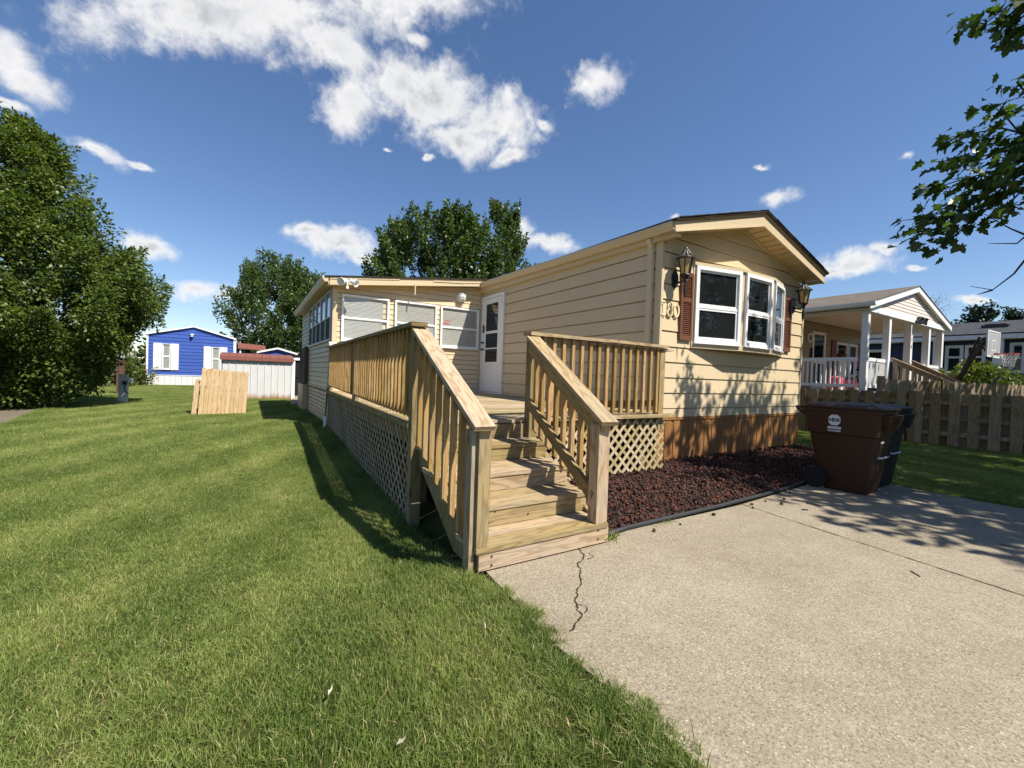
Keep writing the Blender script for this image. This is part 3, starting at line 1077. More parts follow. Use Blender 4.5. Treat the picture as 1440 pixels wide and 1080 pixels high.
mb = MB()
lap(mb, (HX0, HY0), (1, 0), (0, -1), HX1 - HX0, 0.725, 0.87, 0.245, gap=.015)
lap(mb, (HX0, HY0), (1, 0), (0, -1), HX1 - HX0, 0.87, 4.10, 0.245, lim=gable_lim, gap=.015)
mb.build('front_wall', M['cream'], home)
for (x, z) in ((5.86, 1.80), (9.2, 1.37), (7.9, 1.14), (6.9, 2.0), (8.6, 0.9)):
    mb = MB()
    mb.box2((x - .0025, HY0 - 0.019, z - .19), (x + .0025, HY0 - 0.006, z + 0.03))
    mb.build('siding_seam', M['tan_shade_vinyl'], home)
mb = MB()
lap(mb, (HX0, HY1), (0, -1), (-1, 0), HY1 - HY0, 0.725, 0.87, 0.245)
lap(mb, (HX0, HY1), (0, -1), (-1, 0), HY1 - HY0, 0.87, 3.62, 0.245, gap=.018)
mb.build('side_wall', M['cream'], home)
mb = MB()
lap(mb, (HX1, HY0), (0, 1), (1, 0), HY1 - HY0, 0.725, 3.40, 0.245)
lap(mb, (HX1, HY1), (-1, 0), (0, 1), HX1 - HX0, 0.725, 4.05, 0.245, lim=lambda z: (HX1 - HX0 - gable_lim(z)[1], HX1 - HX0 - gable_lim(z)[0]))
mb.build('rear_wall', M['cream'], home)
# skirting: ribbed brown panels below a ledge
mb = MB()
def ribs(mb, A, D, n, L, z0, z1, pitch):
    A, D, n = Vector(A), Vector(D), Vector(n)
    s = 0.0
    k = 0
    while s < L:
        e = min(s + pitch * (0.72 if k % 2 == 0 else 0.28), L)
        o = 0.018 if k % 2 == 0 else 0.004
        P = lambda q, oo, z: (A.x + D.x * q + n.x * oo, A.y + D.y * q + n.y * oo, z)
        g2 = s + 0.008
        o2 = 0.004 if k % 2 == 0 else 0.018
        mb.poly([P(s, o2, z0), P(g2, o, z0), P(g2, o, z1), P(s, o2, z1)], None, 0.5)
        mb.poly([P(g2, o, z0), P(e, o, z0), P(e, o, z1), P(g2, o, z1)], None, 0.5)
        s = e
        k += 1
ribs(mb, (HX0, HY0), (1, 0), (0, -1), HX1 - HX0, -0.02, 0.70, 0.205)
ribs(mb, (HX0, HY1), (0, -1), (-1, 0), HY1 - HY0, -0.02, 0.70, 0.205)
ribs(mb, (HX1, HY0), (0, 1), (1, 0), HY1 - HY0, -0.02, 0.70, 0.205)
sk = mb.build('skirting', M['skirt'], home)
mb = MB()
mb.beam((HX0 - .03, HY0 - 0.014, 0.705), (HX1 + .02, HY0 - 0.014, 0.705), 0.03, 0.045)
mb.beam((HX0 - 0.014, HY0 - .03, 0.705), (HX0 - 0.014, HY1, 0.705), 0.03, 0.045)
mb.build('ledge', M['skirt'], sk)
# corner trim
for nm, x in (('corner_trim', HX0), ('corner_trim', HX1)):
    mb = MB()
    sgn = -1 if x == HX0 else 1
    mb.box2((x + (sgn * -.0 if sgn > 0 else -0.022), HY0 - 0.024, 0.728), (x + (0.022 if sgn > 0 else 0.0), HY0 + 0.10, 3.48 if sgn < 0 else 3.40))
    mb.box2((x, HY0 - 0.024, 0.728), (x - sgn * 0.030, HY0 - 0.002, 3.50 if sgn < 0 else 3.42))
    mb.build(nm, M['cream_trim'], home)
# roof, soffit, fascia, gutter
OV = 4.12
mb = MB()
for (xa, za, xb, zb) in ((5.22, 3.665, AX, 4.32), (10.0, 3.60, AX, 4.32)):
    r0 = 0.12 if xa < AX else 0.0
    mb.hexa([(xa, OV - .05, za - .03), (xb, OV - .05, zb - .035), (xb, OV - .05, zb), (xa, OV - .05, za),
             (xa, HY1 + .3, za - .03 + r0), (xb, HY1 + .3, zb - .035), (xb, HY1 + .3, zb), (xa, HY1 + .3, za + r0)])
roof = mb.build('roof', M['shingle'], home)
mb = MB()
y = OV - 0.06
rr = random.Random(4)
for side in (0, 1):
    x = 5.30
    while x < AX - .05:
        L = 0.30
        def rz(q): return 3.665 + (4.32 - 3.665) * (q - 5.22) / (AX - 5.22)
        def rz2(q): return 3.60 + (4.32 - 3.60) * (10.0 - q) / (10.0 - AX)
        if side == 0:
            a, b, f = x, min(x + L, AX), rz
        else:
            a = AX + (x - 5.30) * (10.0 - AX) / (AX - 5.30); b = min(a + L, 10.02); f = rz2
        d = rr.uniform(-.006, .006)
        mb.hexa([(a, y + d, f(a) - .004), (a, y + d + .1, f(a) - .004), (a, y + d + .1, f(a) + .012), (a, y + d, f(a) + .012),
                 (b, y + d, f(b) - .002), (b, y + d + .1, f(b) - .002), (b, y + d + .1, f(b) + .007), (b, y + d, f(b) + .007)])
        x += L
mb.build('shingle_edge', M['shingle'], roof)
mb = MB()
for (xa, za, xb, zb) in ((5.27, 3.48, AX, 4.05), (9.95, 3.385, AX, 4.05)):
    mb.hexa([(xa, OV, za), (xa, OV + .025, za), (xa, OV + .025, za + .155), (xa, OV, za + .155),
             (xb, OV, zb), (xb, OV + .025, zb), (xb, OV + .025, zb + .165), (xb, OV, zb + .165)])
    mb.hexa([(xa, OV - .012, za), (xa, OV, za), (xa, OV, za + .022), (xa, OV - .012, za + .022),
             (xb, OV - .012, zb), (xb, OV, zb), (xb, OV, zb + .022), (xb, OV - .012, zb + .022)])
fas = mb.build('fascia', M['cream_trim'], home)
mb = MB()
for (xa, za, xb, zb) in ((5.25, 3.638, AX, 4.217), (9.985, 3.543, AX, 4.217)):
    mb.hexa([(xa, OV - .004, za), (xa, OV + .02, za), (xa, OV + .02, za + .035), (xa, OV - .022, za + .035),
             (xb, OV - .004, zb), (xb, OV + .02, zb), (xb, OV + .02, zb + .07), (xb, OV - .022, zb + .07)])
mb.build('drip_board', M['tan_shade_vinyl'], home)  # darker than the fascia to paint in the shade below the shingles
mb = MB()
for (xa, xb) in ((5.27, AX), (9.95, AX)):
    n = 14
    for i in range(n):
        a, b = xa + (xb - xa) * i / n, xa + (xb - xa) * (i + 1) / n
        za, zb = under_z(a) - .006, under_z(b) - .006
        c = a + (b - a) * 0.86
        zc = za + (zb - za) * 0.86
        mb.hexa([(a, OV + .025, za), (a, HY0 - .02, za), (a, HY0 - .02, za + .01), (a, OV + .025, za + .01),
                 (c, OV + .025, zc), (c, HY0 - .02, zc), (c, HY0 - .02, zc + .01), (c, OV + .025, zc + .01)], .5)
        mb.hexa([(c, OV + .025, zc + .014), (c, HY0 - .02, zc + .014), (c, HY0 - .02, zc + .02), (c, OV + .025, zc + .02),
                 (b, OV + .025, zb + .014), (b, HY0 - .02, zb + .014), (b, HY0 - .02, zb + .02), (b, OV + .025, zb + .02)], .5)
mb.build('soffit', M['soffit'], home)
mb = MB()  # frieze where soffit meets wall
for (xa, xb) in ((5.44, AX), (9.86, AX)):
    mb.beam((xa, HY0 - .022, under_z(xa) - .03), (xb, HY0 - .022, under_z(xb) - .03), 0.02, 0.045)
mb.build('frieze', M['cream_trim'], home)
# side eave: gutter with downspout
mb = MB()
ge = lambda yy: 3.635 + 0.0185 * (yy - 4.15)
def gutter(mb, x_out, x_in, ya, yb, ze, h, sign=1):
    prof = [(x_in, 0.0), (x_in, -h), (x_in + (x_out - x_in) * .55, -h), (x_in + (x_out - x_in) * .78, -h * .72), (x_out, -h * .25), (x_out, 0.0), (x_out + (x_in - x_out) * .1, 0.0), (x_in + (x_out - x_in) * .5, -h * .85)]
    prof = prof[:6] + [(x_out + (x_in - x_out) * .12, 0.0), (x_out + (x_in - x_out) * .12, -h * .2), (x_in + (x_out - x_in) * .5, -h * .9), (x_in + (x_out - x_in) * .08, -h * .9), (x_in + (x_out - x_in) * .08, 0.0)]
    a = [(x, ya, ze(ya) + z) for x, z in prof]
    b = [(x, yb, ze(yb) + z) for x, z in prof]
    m = len(prof)
    for k in range(m):
        k2 = (k + 1) % m
        mb.poly([a[k], a[k2], b[k2], b[k]], None, .5)
    for e, yy in ((a, ya), (b, yb)):      # end caps
        mb.poly([e[0], e[1], e[2], e[3], e[4], e[5]], None, .5)
gutter(mb, 5.21, 5.33, 4.14, 10.35, ge, 0.125)
gut = mb.build('gutter', M['cream_trim'], home)
mb = MB()
mb.hexa([(5.335, 4.15, 3.45), (5.425, 4.15, 3.45), (5.425, 4.15, 3.50), (5.335, 4.15, 3.62), (5.335, 17.4, 3.57), (5.425, 17.4, 3.57), (5.425, 17.4, 3.62), (5.335, 17.4, 3.74)])
mb.build('eave_board', M['cream_trim'], home)
mb = MB()
mb.box2((5.345, 4.60, 0.75), (5.405, 4.69, 3.55))
mb.beam((5.30, 4.645, 3.52), (5.375, 4.645, 3.40), .08, .05)
mb.build('downspout', M['cream_trim'], home)

# bay window: three facets standing proud of the wall
BZ0, BZ1 = 1.95, 3.215
BP = [(6.20, 4.455), (7.25, 4.235), (8.22, 4.235), (9.04, 4.455)]
bay = thing_part = None
mb = MB()
for z, t, g_ in ((BZ0 - .09, 0.088, 0.02), (BZ1, 0.05, 0.035)):
    o = [(BP[0][0] - .02, 4.468), (BP[0][0] - .02, BP[0][1] - g_), (BP[1][0] - .02, BP[1][1] - g_), (BP[2][0] + .02, BP[2][1] - g_), (BP[3][0] + .02, BP[3][1] - g_), (BP[3][0] + .02, 4.468)]
    mb.prism([(x, y, z) for x, y in o], (0, 0, t))
mb.poly([(BP[0][0] - .02, 4.46, BZ1 + .10), (BP[1][0] - .02, BP[1][1] - .03, BZ1 + .051), (BP[2][0] + .02, BP[2][1] - .03, BZ1 + .051), (BP[3][0] + .02, 4.46, BZ1 + .10)])
for q in range(1, 3):
    x, y = BP[q]
    mb.box2((x - .045, y - .004, BZ0 - .001), (x + .045, y + .10, BZ1 + .001))
mb.box2((BP[0][0] - .02, 4.44, BZ0), (BP[0][0] + .02, 4.466, BZ1))
mb.box2((BP[3][0] - .02, 4.44, BZ0), (BP[3][0] + .02, 4.466, BZ1))
bay = mb.build('bay_window', M['cream_trim'], home)


def sash_window(parent, A, B, z0, z1, n, fw=0.055, depth=0.05, mats=('pane', 'pane'), rail=0.5, name='window', fmat='white', inset=0.03, rail_h=0.04, sash=0.03):
    """framed double sash between plan points A and B; n points outdoors. Frame is the mesh, panes and rail its children"""
    A, B, n = Vector((A[0], A[1], 0)), Vector((B[0], B[1], 0)), Vector((n[0], n[1], 0)).normalized()
    D = (B - A)
    L = D.length
    D.normalize()
    def bar(mb, s0, s1, za, zb, o0, o1):
        q = [A + D * s0 + n * o0, A + D * s1 + n * o0, A + D * s1 + n * o1, A + D * s0 + n * o1]
        lo = [(v.x, v.y, za) for v in q]
        hi = [(v.x, v.y, zb) for v in q]
        mb.hexa(lo + hi, .5)
    mb = MB()
    bar(mb, 0, fw, z0, z1, 0, depth)
    bar(mb, L - fw, L, z0, z1, 0, depth)
    bar(mb, fw, L - fw, z0, z0 + fw, 0, depth)
    bar(mb, fw, L - fw, z1 - fw, z1, 0, depth)
    bar(mb, -.012, L + .012, z0 - .022, z0 - .001, 0, depth + .015)
    fr = mb.build(name, M[fmat], parent)
    zm = z0 + (z1 - z0) * rail
    mb = MB()
    i0, i1 = depth - inset - .012, depth - inset
    bar(mb, fw + .001, L - fw - .001, zm - rail_h / 2, zm + rail_h / 2, i0, i1 + .012)
    for (a, b, d) in ((z0 + fw, zm - rail_h / 2, 0.006), (zm + rail_h / 2, z1 - fw, -0.004)):
        bar(mb, fw + .001, fw + sash, a + .001, b - .001, i0, i1 + d)
        bar(mb, L - fw - sash, L - fw - .001, a + .001, b - .001, i0, i1 + d)
        bar(mb, fw + sash, L - fw - sash, a + .001, a + sash, i0, i1 + d)
        bar(mb, fw + sash, L - fw - sash, b - sash, b - .001, i0, i1 + d)
    fp = fr
    mb.build('sash', M[fmat], fp)
    for k, (a, b) in enumerate(((z0 + fw + sash, zm - rail_h / 2 - sash), (zm + rail_h / 2 + sash, z1 - fw - sash))):
        mb = MB()
        o = i0 + (0.004 if k == 0 else 0.0)
        q = [A + D * (fw + sash - .005) + n * o, A + D * (L - fw - sash + .005) + n * o]
        mb.poly([(q[0].x, q[0].y, a - .005), (q[1].x, q[1].y, a - .005), (q[1].x, q[1].y, b + .005), (q[0].x, q[0].y, b + .005)])
        mb.build('pane', M[mats[k]], fp)
    return fr


def flatten(root, part):
    """keep thing > part > sub-part: move grandchildren of a sub-part up one level"""
    pass


for q in range(3):
    A, B = Vector(BP[q]), Vector(BP[q + 1])
    D = (B - A).normalized()
    n = Vector((D.y, -D.x))
    s0, s1 = (0.03, 0.06) if q == 0 else ((0.06, 0.06) if q == 1 else (0.06, 0.03))
    wname = 'bay_sash_window'
    # panes and sashes of the bay hang on the home through one part per facet
    a, b = A + D * s0, B - D * s1
    sash_window(home, a, b, BZ0 + .005, BZ1 - .005, n, 0.06, 0.045, name='window', rail=0.47, sash=0.035)

# shutters
def shutter(x0, x1, z0, z1, y):
    mb = MB()
    w = 0.045
    mb.box2((x0, y - .035, z0), (x0 + w, y, z1))
    mb.box2((x1 - w, y - .035, z0), (x1, y, z1))
    zm = z0 + (z1 - z0) * 0.60
    for a, b in ((z0, z0 + .085), (zm - .03, zm + .03), (z1 - .05, z1)):
        mb.box2((x0 + w, y - .033, a), (x1 - w, y - .001, b))
    mb.box2((x0 + w, y - .006, z0), (x1 - w, y, z1))
    for a, b in ((z0 + .085, zm - .03), (zm + .03, z1 - .05)):
        k = int((b - a) / 0.030)
        for i in range(k):
            z = a + (i + .5) * (b - a) / k
            mb.beam((x0 + w, y - .018, z), (x1 - w, y - .018, z), 0.026, 0.006, (0, -.7, .75), r=.5)
    return mb.build('shutter', M['shutter'], home)


shutter(5.865, 6.165, 1.965, 3.05, 4.452)
shutter(9.06, 9.34, 1.965, 3.05, 4.452)

# house number 1 8 0 : raised serif numerals
def ring(mb, cx, cz, rx, rz, tx, tz, y0, y1, n=22):
    for i in range(n):
        a, b = 2 * math.pi * i / n, 2 * math.pi * (i + 1) / n
        P = []
        for q in (a, b):
            P.append(((cx + rx * math.cos(q), cz + rz * math.sin(q)), (cx + (rx - tx) * math.cos(q), cz + (rz - tz) * math.sin(q))))
        (o1, i1), (o2, i2) = P
        mb.hexa([(o1[0], y0, o1[1]), (i1[0], y0, i1[1]), (i1[0], y1, i1[1]), (o1[0], y1, o1[1]), (o2[0], y0, o2[1]), (i2[0], y0, i2[1]), (i2[0], y1, i2[1]), (o2[0], y1, o2[1])], .5)


yd0, yd1 = 4.434, 4.450
num = MB()
num.box2((5.455, yd0, 2.335), (5.490, yd1, 2.525))
num.box2((5.425, yd0, 2.318), (5.520, yd1, 2.342))
num.beam((5.430, (yd0 + yd1) / 2, 2.485), (5.482, (yd0 + yd1) / 2, 2.518), yd1 - yd0, .022)
num.box2((5.425, yd0, 2.518), (5.492, yd1, 2.532))
hn = num.build('house_number', M['digit'], home, label='raised cream house number 180')
num = MB()
ring(num, 5.622, 2.474, .052, .058, .019, .014, yd0, yd1)
ring(num, 5.622, 2.374, .064, .060, .023, .014, yd0 - .001, yd1 + .001)
num.build('digit', M['digit'], hn)
num = MB()
ring(num, 5.782, 2.424, .070, .110, .028, .014, yd0, yd1, 28)
num.build('digit', M['digit'], hn)

# side door: white storm door in a white frame on the shaded side wall
DX = HX0
mb = MB()
for (a, b, c, d) in ((9.19, 9.27, 0.84, 3.39), (10.29, 10.37, 0.84, 3.39), (9.27, 10.29, 3.31, 3.39)):
    mb.box2((DX - .055, a, c), (DX - .004, b, d))
mb.box2((DX - .075, 9.17, 0.832), (DX - .004, 10.39, 0.856))
df = mb.build('door_frame', M['door_white'], home)
mb = MB()
mb.box2((DX - .040, 9.28, 0.87), (DX - .012, 10.28, 3.30))
for (a, b, c, d) in ((9.28, 9.46, 0.87, 3.30), (10.10, 10.28, 0.87, 3.30), (9.46, 10.10, 3.17, 3.30), (9.46, 10.10, 0.87, 1.64), (9.46, 10.10, 2.39, 2.45)):
    mb.box2((DX - .052, a, c), (DX - .041, b, d))
dr = mb.build('door', M['door_white'], home)
mb = MB()
for c, d in ((1.645, 2.385), (2.455, 3.165)):
    mb.poly([(DX - .044, 9.465, c), (DX - .044, 10.095, c), (DX - .044, 10.095, d), (DX - .044, 9.465, d)])
mb.build('pane', M['pane'], dr)
mb = MB()
mb.box2((DX - .047, 9.465, 1.98), (DX - .0445, 10.095, 2.01))
mb.build('pane_rail', M['white'], dr)
mb = MB()
mb.box2((DX - .085, 10.17, 2.42), (DX - .053, 10.21, 2.62))
mb.build('handle', M['black'], dr)
for z in (2.16, 1.98):
    mb = MB()
    mb.lathe((DX - .052, 10.20, z), [(.03, 0), (.032, .012), (.014, .016), (.014, .05), (.026, .056), (.026, .075), (.0, .08)], 10, Matrix.Rotation(R(-90), 3, 'Y'))
    mb.build('knob', M['black'], dr)

# ------------------------------------------------------------------ wall lanterns
def lantern(x, y, label):
    t = thing('wall_lantern', label, 'wall lamp', (x, HY0, 3.0), 'lanterns beside the bay window')
    K = 0.86
    def kz(z): return 3.39 - (3.39 - z) * K
    mb = MB()
    n = 6
    mb.lathe((x, y, 0), [(q * K, kz(w)) for q, w in [(.0, 3.395), (.018, 3.39), (.022, 3.365), (.030, 3.345), (.034, 3.32), (.048, 3.29), (.072, 3.25), (.115, 3.205), (.165, 3.175), (.168, 3.165), (.10, 3.160)]], n * 2)
    # fluted roof ribs
    for k in range(n * 2):
        a = 2 * math.pi * (k + .5) / (n * 2)
        pr = [(.034, 3.325), (.050, 3.293), (.075, 3.253), (.118, 3.208), (.170, 3.176)]
        mb.tube([(x + r_ * K * math.cos(a), y + r_ * K * math.sin(a), kz(z_ + .003)) for r_, z_ in pr], .005, 5)
    mb.build('lantern_roof', M['lantern_roof'], t)
    mb = MB()
    mb.lathe((x, y, 0), [(.125 * K, kz(3.158)), (.078 * K, kz(2.875))], n)
    mb.build('lantern_glass', M['amber'], t)
    mb = MB()
    for k in range(n):
        a = 2 * math.pi * (k + .5) / n
        mb.beam((x + .126 * K * math.cos(a), y + .126 * K * math.sin(a), kz(3.16)), (x + .079 * K * math.cos(a), y + .079 * K * math.sin(a), kz(2.87)), .016, .016)
    mb.lathe((x, y, 0), [(q * K, kz(w)) for q, w in [(.088, 2.885), (.095, 2.865), (.060, 2.84), (.035, 2.80), (.045, 2.77), (.020, 2.75), (.030, 2.60), (.022, 2.52), (.0, 2.44)]], 10)
    mb.build('cage', M['black'], t)
    mb = MB()
    mb.tube([(x, y, kz(2.79)), (x - .005, y + .08, kz(2.75)), (x - .005, y + .15, kz(2.78)), (x, HY0 - .02, 2.89)], .017, 8)
    mb.prism([(x + .075 * math.cos(q) * (1 if math.sin(q) < .6 else .8), HY0 - .014, 2.91 + .14 * math.sin(q)) for q in [2 * math.pi * i / 14 for i in range(14)]], (0, -.022, 0))
    mb.build('bracket', M['black'], t)
    return t


lantern(5.72, 4.26, 'black wall lantern above the 180 house number')
lantern(9.44, 4.26, 'black wall lantern at the far corner by the neighbour house')

# ------------------------------------------------------------------ sunroom
SX0, SY0, SY1 = 1.63, 10.43, 16.8
sun_r = thing('sunroom', 'low cream vinyl sunroom addition with row of white windows behind the deck', 'sunroom', (3.5, SY0, 0))
rf = lambda x: 3.36 + (3.86 - 3.36) * (x - 1.41) / (5.35 - 1.41)      # top of the shed roof
mb = MB()
lap(mb, (SX0, SY0), (1, 0), (0, -1), HX0 - SX0 - .01, 0.80, 3.62, 0.126, 0.014, gap=.010,
    lim=lambda z: (max(0.0, (z - 3.20) / 0.127 * 1.0 if z > 3.20 else 0.0), HX0 - SX0 - .01))
mb.build('front_wall', M['vinyl'], sun_r)
mb = MB()
lap(mb, (SX0, SY1), (0, -1), (-1, 0), SY1 - SY0, 0.86, 3.22, 0.126, 0.014, gap=.012)
mb.build('side_wall', M['vinyl_shaded'], sun_r)
mb = MB()
lap(mb, (SX0, SY1), (0, -1), (-1, 0), SY1 - SY0, -0.02, 0.80, 0.100, 0.020, gap=.022)
mb.beam((SX0 - .016, SY0, .83), (SX0 - .016, SY1, .83), .03, .05)
mb.build('skirting', M['tan_shade_vinyl'], sun_r)
mb = MB()
mb.box2((SX0 - .018, SY0 - .022, 0.80), (SX0 + .085, SY0 - .001, 3.22))
mb.box2((SX0 - .018, SY0 - .001, 0.86), (SX0 + .001, SY0 + .10, 3.22))
mb.build('corner_trim', M['cream_trim'], sun_r)
mb = MB()
mb.box2((HX0 - .09, SY0 - .022, 0.84), (HX0 - .02, SY0 - .001, 3.60))
mb.build('corner_trim', M['cream_trim'], sun_r)
mb = MB()
mb.box2((SX0 + .02, SY0 + .012, .0), (HX0 - .02, SY1, 3.18))     # dark room inside
mb.build('room', M['screen'], sun_r)
mb = MB()
F = SY0 - 0.26
for (ya, yb) in ((F - .03, SY1 + .2),):
    xa, xb = 1.395, 5.60
    mb.hexa([(xa, ya, rf(xa) - .03), (xb, ya, rf(xb) - .03), (xb, ya, rf(xb)), (xa, ya, rf(xa)), (xa, yb, rf(xa) - .03), (xb, yb, rf(xb) - .03), (xb, yb, rf(xb)), (xa, yb, rf(xa))])
rfo = mb.build('roof', M['shingle'], sun_r)
mb = MB()
def slat(xa, xb, y0, y1, lo, hi, dz=0.0):
    mb.hexa([(xa, y0, rf(xa) + lo), (xa, y1, rf(xa) + lo), (xa, y1, rf(xa) + hi), (xa, y0, rf(xa) + hi), (xb, y0, rf(xb) + lo + dz), (xb, y1, rf(xb) + lo + dz), (xb, y1, rf(xb) + hi + dz), (xb, y0, rf(xb) + hi + dz)])
slat(1.50, 5.33, F, F + .02, -.20, -.032)
slat(1.50, 3.05, F - .012, F - .001, -.075, -.035)
slat(3.9, 4.75, F - .014, F - .001, -.10, -.065, -.03)      # a loose strip of the aluminium wrap
slat(4.6, 5.33, F - .013, F - .001, -.12, -.10)
mb.hexa([(3.42, F - .018, 3.19), (3.445, F - .018, 3.19), (3.445, F - .002, 3.19), (3.42, F - .002, 3.19), (3.425, F - .014, 3.47), (3.45, F - .014, 3.47), (3.45, F - .002, 3.47), (3.425, F - .002, 3.47)])
mb.build('fascia', M['cream_trim'], sun_r)
mb = MB()
mb.hexa([(1.47, F + .02, rf(1.47) - .19), (HX0, F + .02, rf(HX0) - .19), (HX0, F + .02, rf(HX0) - .18), (1.47, F + .02, rf(1.47) - .18),
         (1.47, SY0, rf(1.47) - .19), (HX0, SY0, rf(HX0) - .19), (HX0, SY0, rf(HX0) - .18), (1.47, SY0, rf(1.47) - .18)])
mb.box2((1.47, SY0 - .02, 3.19), (SX0 - .005, SY1, 3.21))
mb.beam((1.66, SY0 - .03, rf(1.66) - .215), (5.33, SY0 - .03, rf(5.33) - .235), .03, .06)
mb.build('soffit', M['soffit'], sun_r)
mb = MB()
gutter(mb, 1.345, 1.47, F - .01, SY1 + .2, lambda yy: 3.345 - 0.012 * (yy - F), 0.115)
mb.box2((1.475, F + .021, 3.20), (1.50, SY1, 3.33))
mb.build('gutter', M['cream_trim'], sun_r)
for (a, b) in ((1.80, 2.88), (3.02, 4.10), (4.21, 5.31)):
    zt = 3.045
    w = sash_window(sun_r, (a, SY0 - .016), (b, SY0 - .016), 1.985, zt, (0, -1), 0.042, 0.045, ('glass', 'glass'), 0.49, 'window', 'white', 0.025, 0.03, 0.012)
    mb = MB()
    zl = 2.03 if a > 4 else (2.02 if a < 2 else 2.10)
    xr = b - .06
    if a < 2: xr = b - .14
    if a > 4: xr = b - .10
    n = 46
    for i in range(n):
        z0_, z1_ = zl + (zt - .06 - zl) * i / n, zl + (zt - .06 - zl) * (i + 1) / n
        o0, o1 = (0.0, 0.0022) if i % 2 else (0.0022, 0.0)
        mb.poly([(a + .06, SY0 - .0182 - o0, z0_), (xr, SY0 - .0182 - o0, z0_), (xr, SY0 - .0182 - o1, z1_), (a + .06, SY0 - .0182 - o1, z1_)], None, .5)
    mb.build('blind', M['blind'], w)
    if a > 4:
        rr = random.Random(3)
        mb = MB()
        for (zz, k) in ((2.665, 7), (2.615, 4), (2.575, 6)):
            x = a + .10
            for i in range(k):
                ww = rr.uniform(.012, .03)
                if zz != 2.615 or i in (0, 1, 3):
                    mb.box2((x, SY0 - .0228, zz), (x + ww, SY0 - .0218, zz + .026))
                x += ww + .010
        mb.build('notice', M['redink'], w, label='faint red print of a window notice')
    else:
        mb = MB()
        zq = 2.60 if a < 2 else 2.68
        mb.box2((a + .07, SY0 - .0226, zl), (xr - .05, SY0 - .0212, zq))
        mb.build('inner_shade', M['blind'], w)
# band of tall windows on the side wall
ys_ = [10.55, 11.32, 12.12, 12.95, 13.75, 14.60]
for ya, yb in zip(ys_[:-1], ys_[1:]):
    sash_window(sun_r, (SX0 - .016, yb - .012), (SX0 - .016, ya + .012), 1.99, 3.13, (-1, 0), 0.028, 0.03, ('screen', 'pane_sky_tint'), 0.47, 'window', 'galv', 0.012, 0.02, 0.006)

# lights of the sunroom
t = thing('floodlight', 'white twin floodlight under the sunroom roof corner', 'floodlight', (1.86, F, 3.26))
for sgn, nm in ((-1, 'lamp_head'), (1, 'lamp_head')):
    mb = MB()
    Mx = Matrix.Rotation(R(sgn * 42), 3, 'Z') @ Matrix.Rotation(R(112), 3, 'X')
    mb.lathe((1.86 + sgn * .075, F - .10, 3.29), [(.0, -.03), (.042, -.025), (.048, .03), (.060, .06), (.082, .11), (.088, .15), (.076, .15), (.05, .09), (.0, .08)], 14, Mx)
    mb.build(nm, M['white'], t, True)
mb = MB()
mb.lathe((1.86, F - .001, 3.27), [(.055, 0), (.055, .03), (.03, .045), (.0, .05)], 12, Matrix.Rotation(R(90), 3, 'X'))
mb.tube([(1.86, F - .04, 3.27), (1.80, F - .08, 3.28)], .016)
mb.tube([(1.86, F - .04, 3.27), (1.92, F - .08, 3.28)], .016)
mb.lathe((1.86, F - .06, 3.12), [(.016, .14), (.018, .05), (.035, .03), (.035, 0), (.0, -.01)], 10)
mb.build('mount', M['white'], t)
t = thing('globe_light', 'round white bulkhead light above third sunroom window', 'wall lamp', (4.77, SY0, 3.36))
mb = MB()
Mx = Matrix.Rotation(R(90), 3, 'X')
mb.lathe((4.77, SY0 - .016, 3.33), [(.13, 0), (.13, .03), (.115, .04), (.0, .041)], 18, Mx)
mb.build('base', M['white'], t, True)
mb = MB()
mb.lathe((4.77, SY0 - .057, 3.33), [(.105, 0), (.105, .04), (.09, .085), (.06, .115), (.0, .125)], 18, Mx)
mb.build('lens', M['decal'], t, True)
mb = MB()
for z in (3.27, 3.33, 3.39):
    mb.tube([(4.66, SY0 - .06, z), (4.68, SY0 - .15, z), (4.77, SY0 - .19, z), (4.86, SY0 - .15, z), (4.88, SY0 - .06, z)], .006, 6)
mb.build('guard', M['white'], t)
# slim green and white pole at the corner
t = thing('corner_pole', 'thin green pole with white sleeve leaning at the sunroom corner', 'pole', (1.56, 10.30, 0))
mb = MB()
mb.tube([(1.50, 10.30, .25), (1.575, 10.32, 1.80)], .017)
mb.build('shaft', M['green'], t)
mb = MB()
mb.tube([(1.49, 10.30, .0), (1.502, 10.30, .26)], .032)
mb.build('sleeve', M['white'], t)
mb = MB()
mb.box2((1.545, 10.27, 1.78), (1.605, 10.345, 1.90))
mb.box2((1.535, 10.28, 1.895), (1.70, 10.335, 1.925))
mb.build('cap', M['white'], t)
# louvred brown panel further along the wall
t = thing('louvred_panel', 'brown louvred panel standing out from the sunroom wall', 'panel', (1.5, 15.4, 0.85))
mb = MB()
mb.box2((1.51, 14.75, .83), (1.61, 14.79, 2.0))
mb.box2((1.51, 16.2, .83), (1.61, 16.24, 2.0))
for i in range(26):
    z = .86 + i * .044
    mb.beam((1.522, 14.79, z), (1.522, 16.2, z), .008, .040, (.35, 0, 1))
mb.build('louvre', M['brownpost'], t)
mb = MB()
mb.box2((1.47, 14.79, -.02), (1.61, 16.2, .82))
mb.build('base', M['tan_shade_vinyl'], t)

# ------------------------------------------------------------------ deck and steps
deck = thing('wooden_deck', 'weathered treated pine deck with lattice skirt, railings and five steps', 'deck', (3.0, 4.0, 0))
ZD = 0.83
LX = lambda y, o=0.0: DECK_L(y) + o
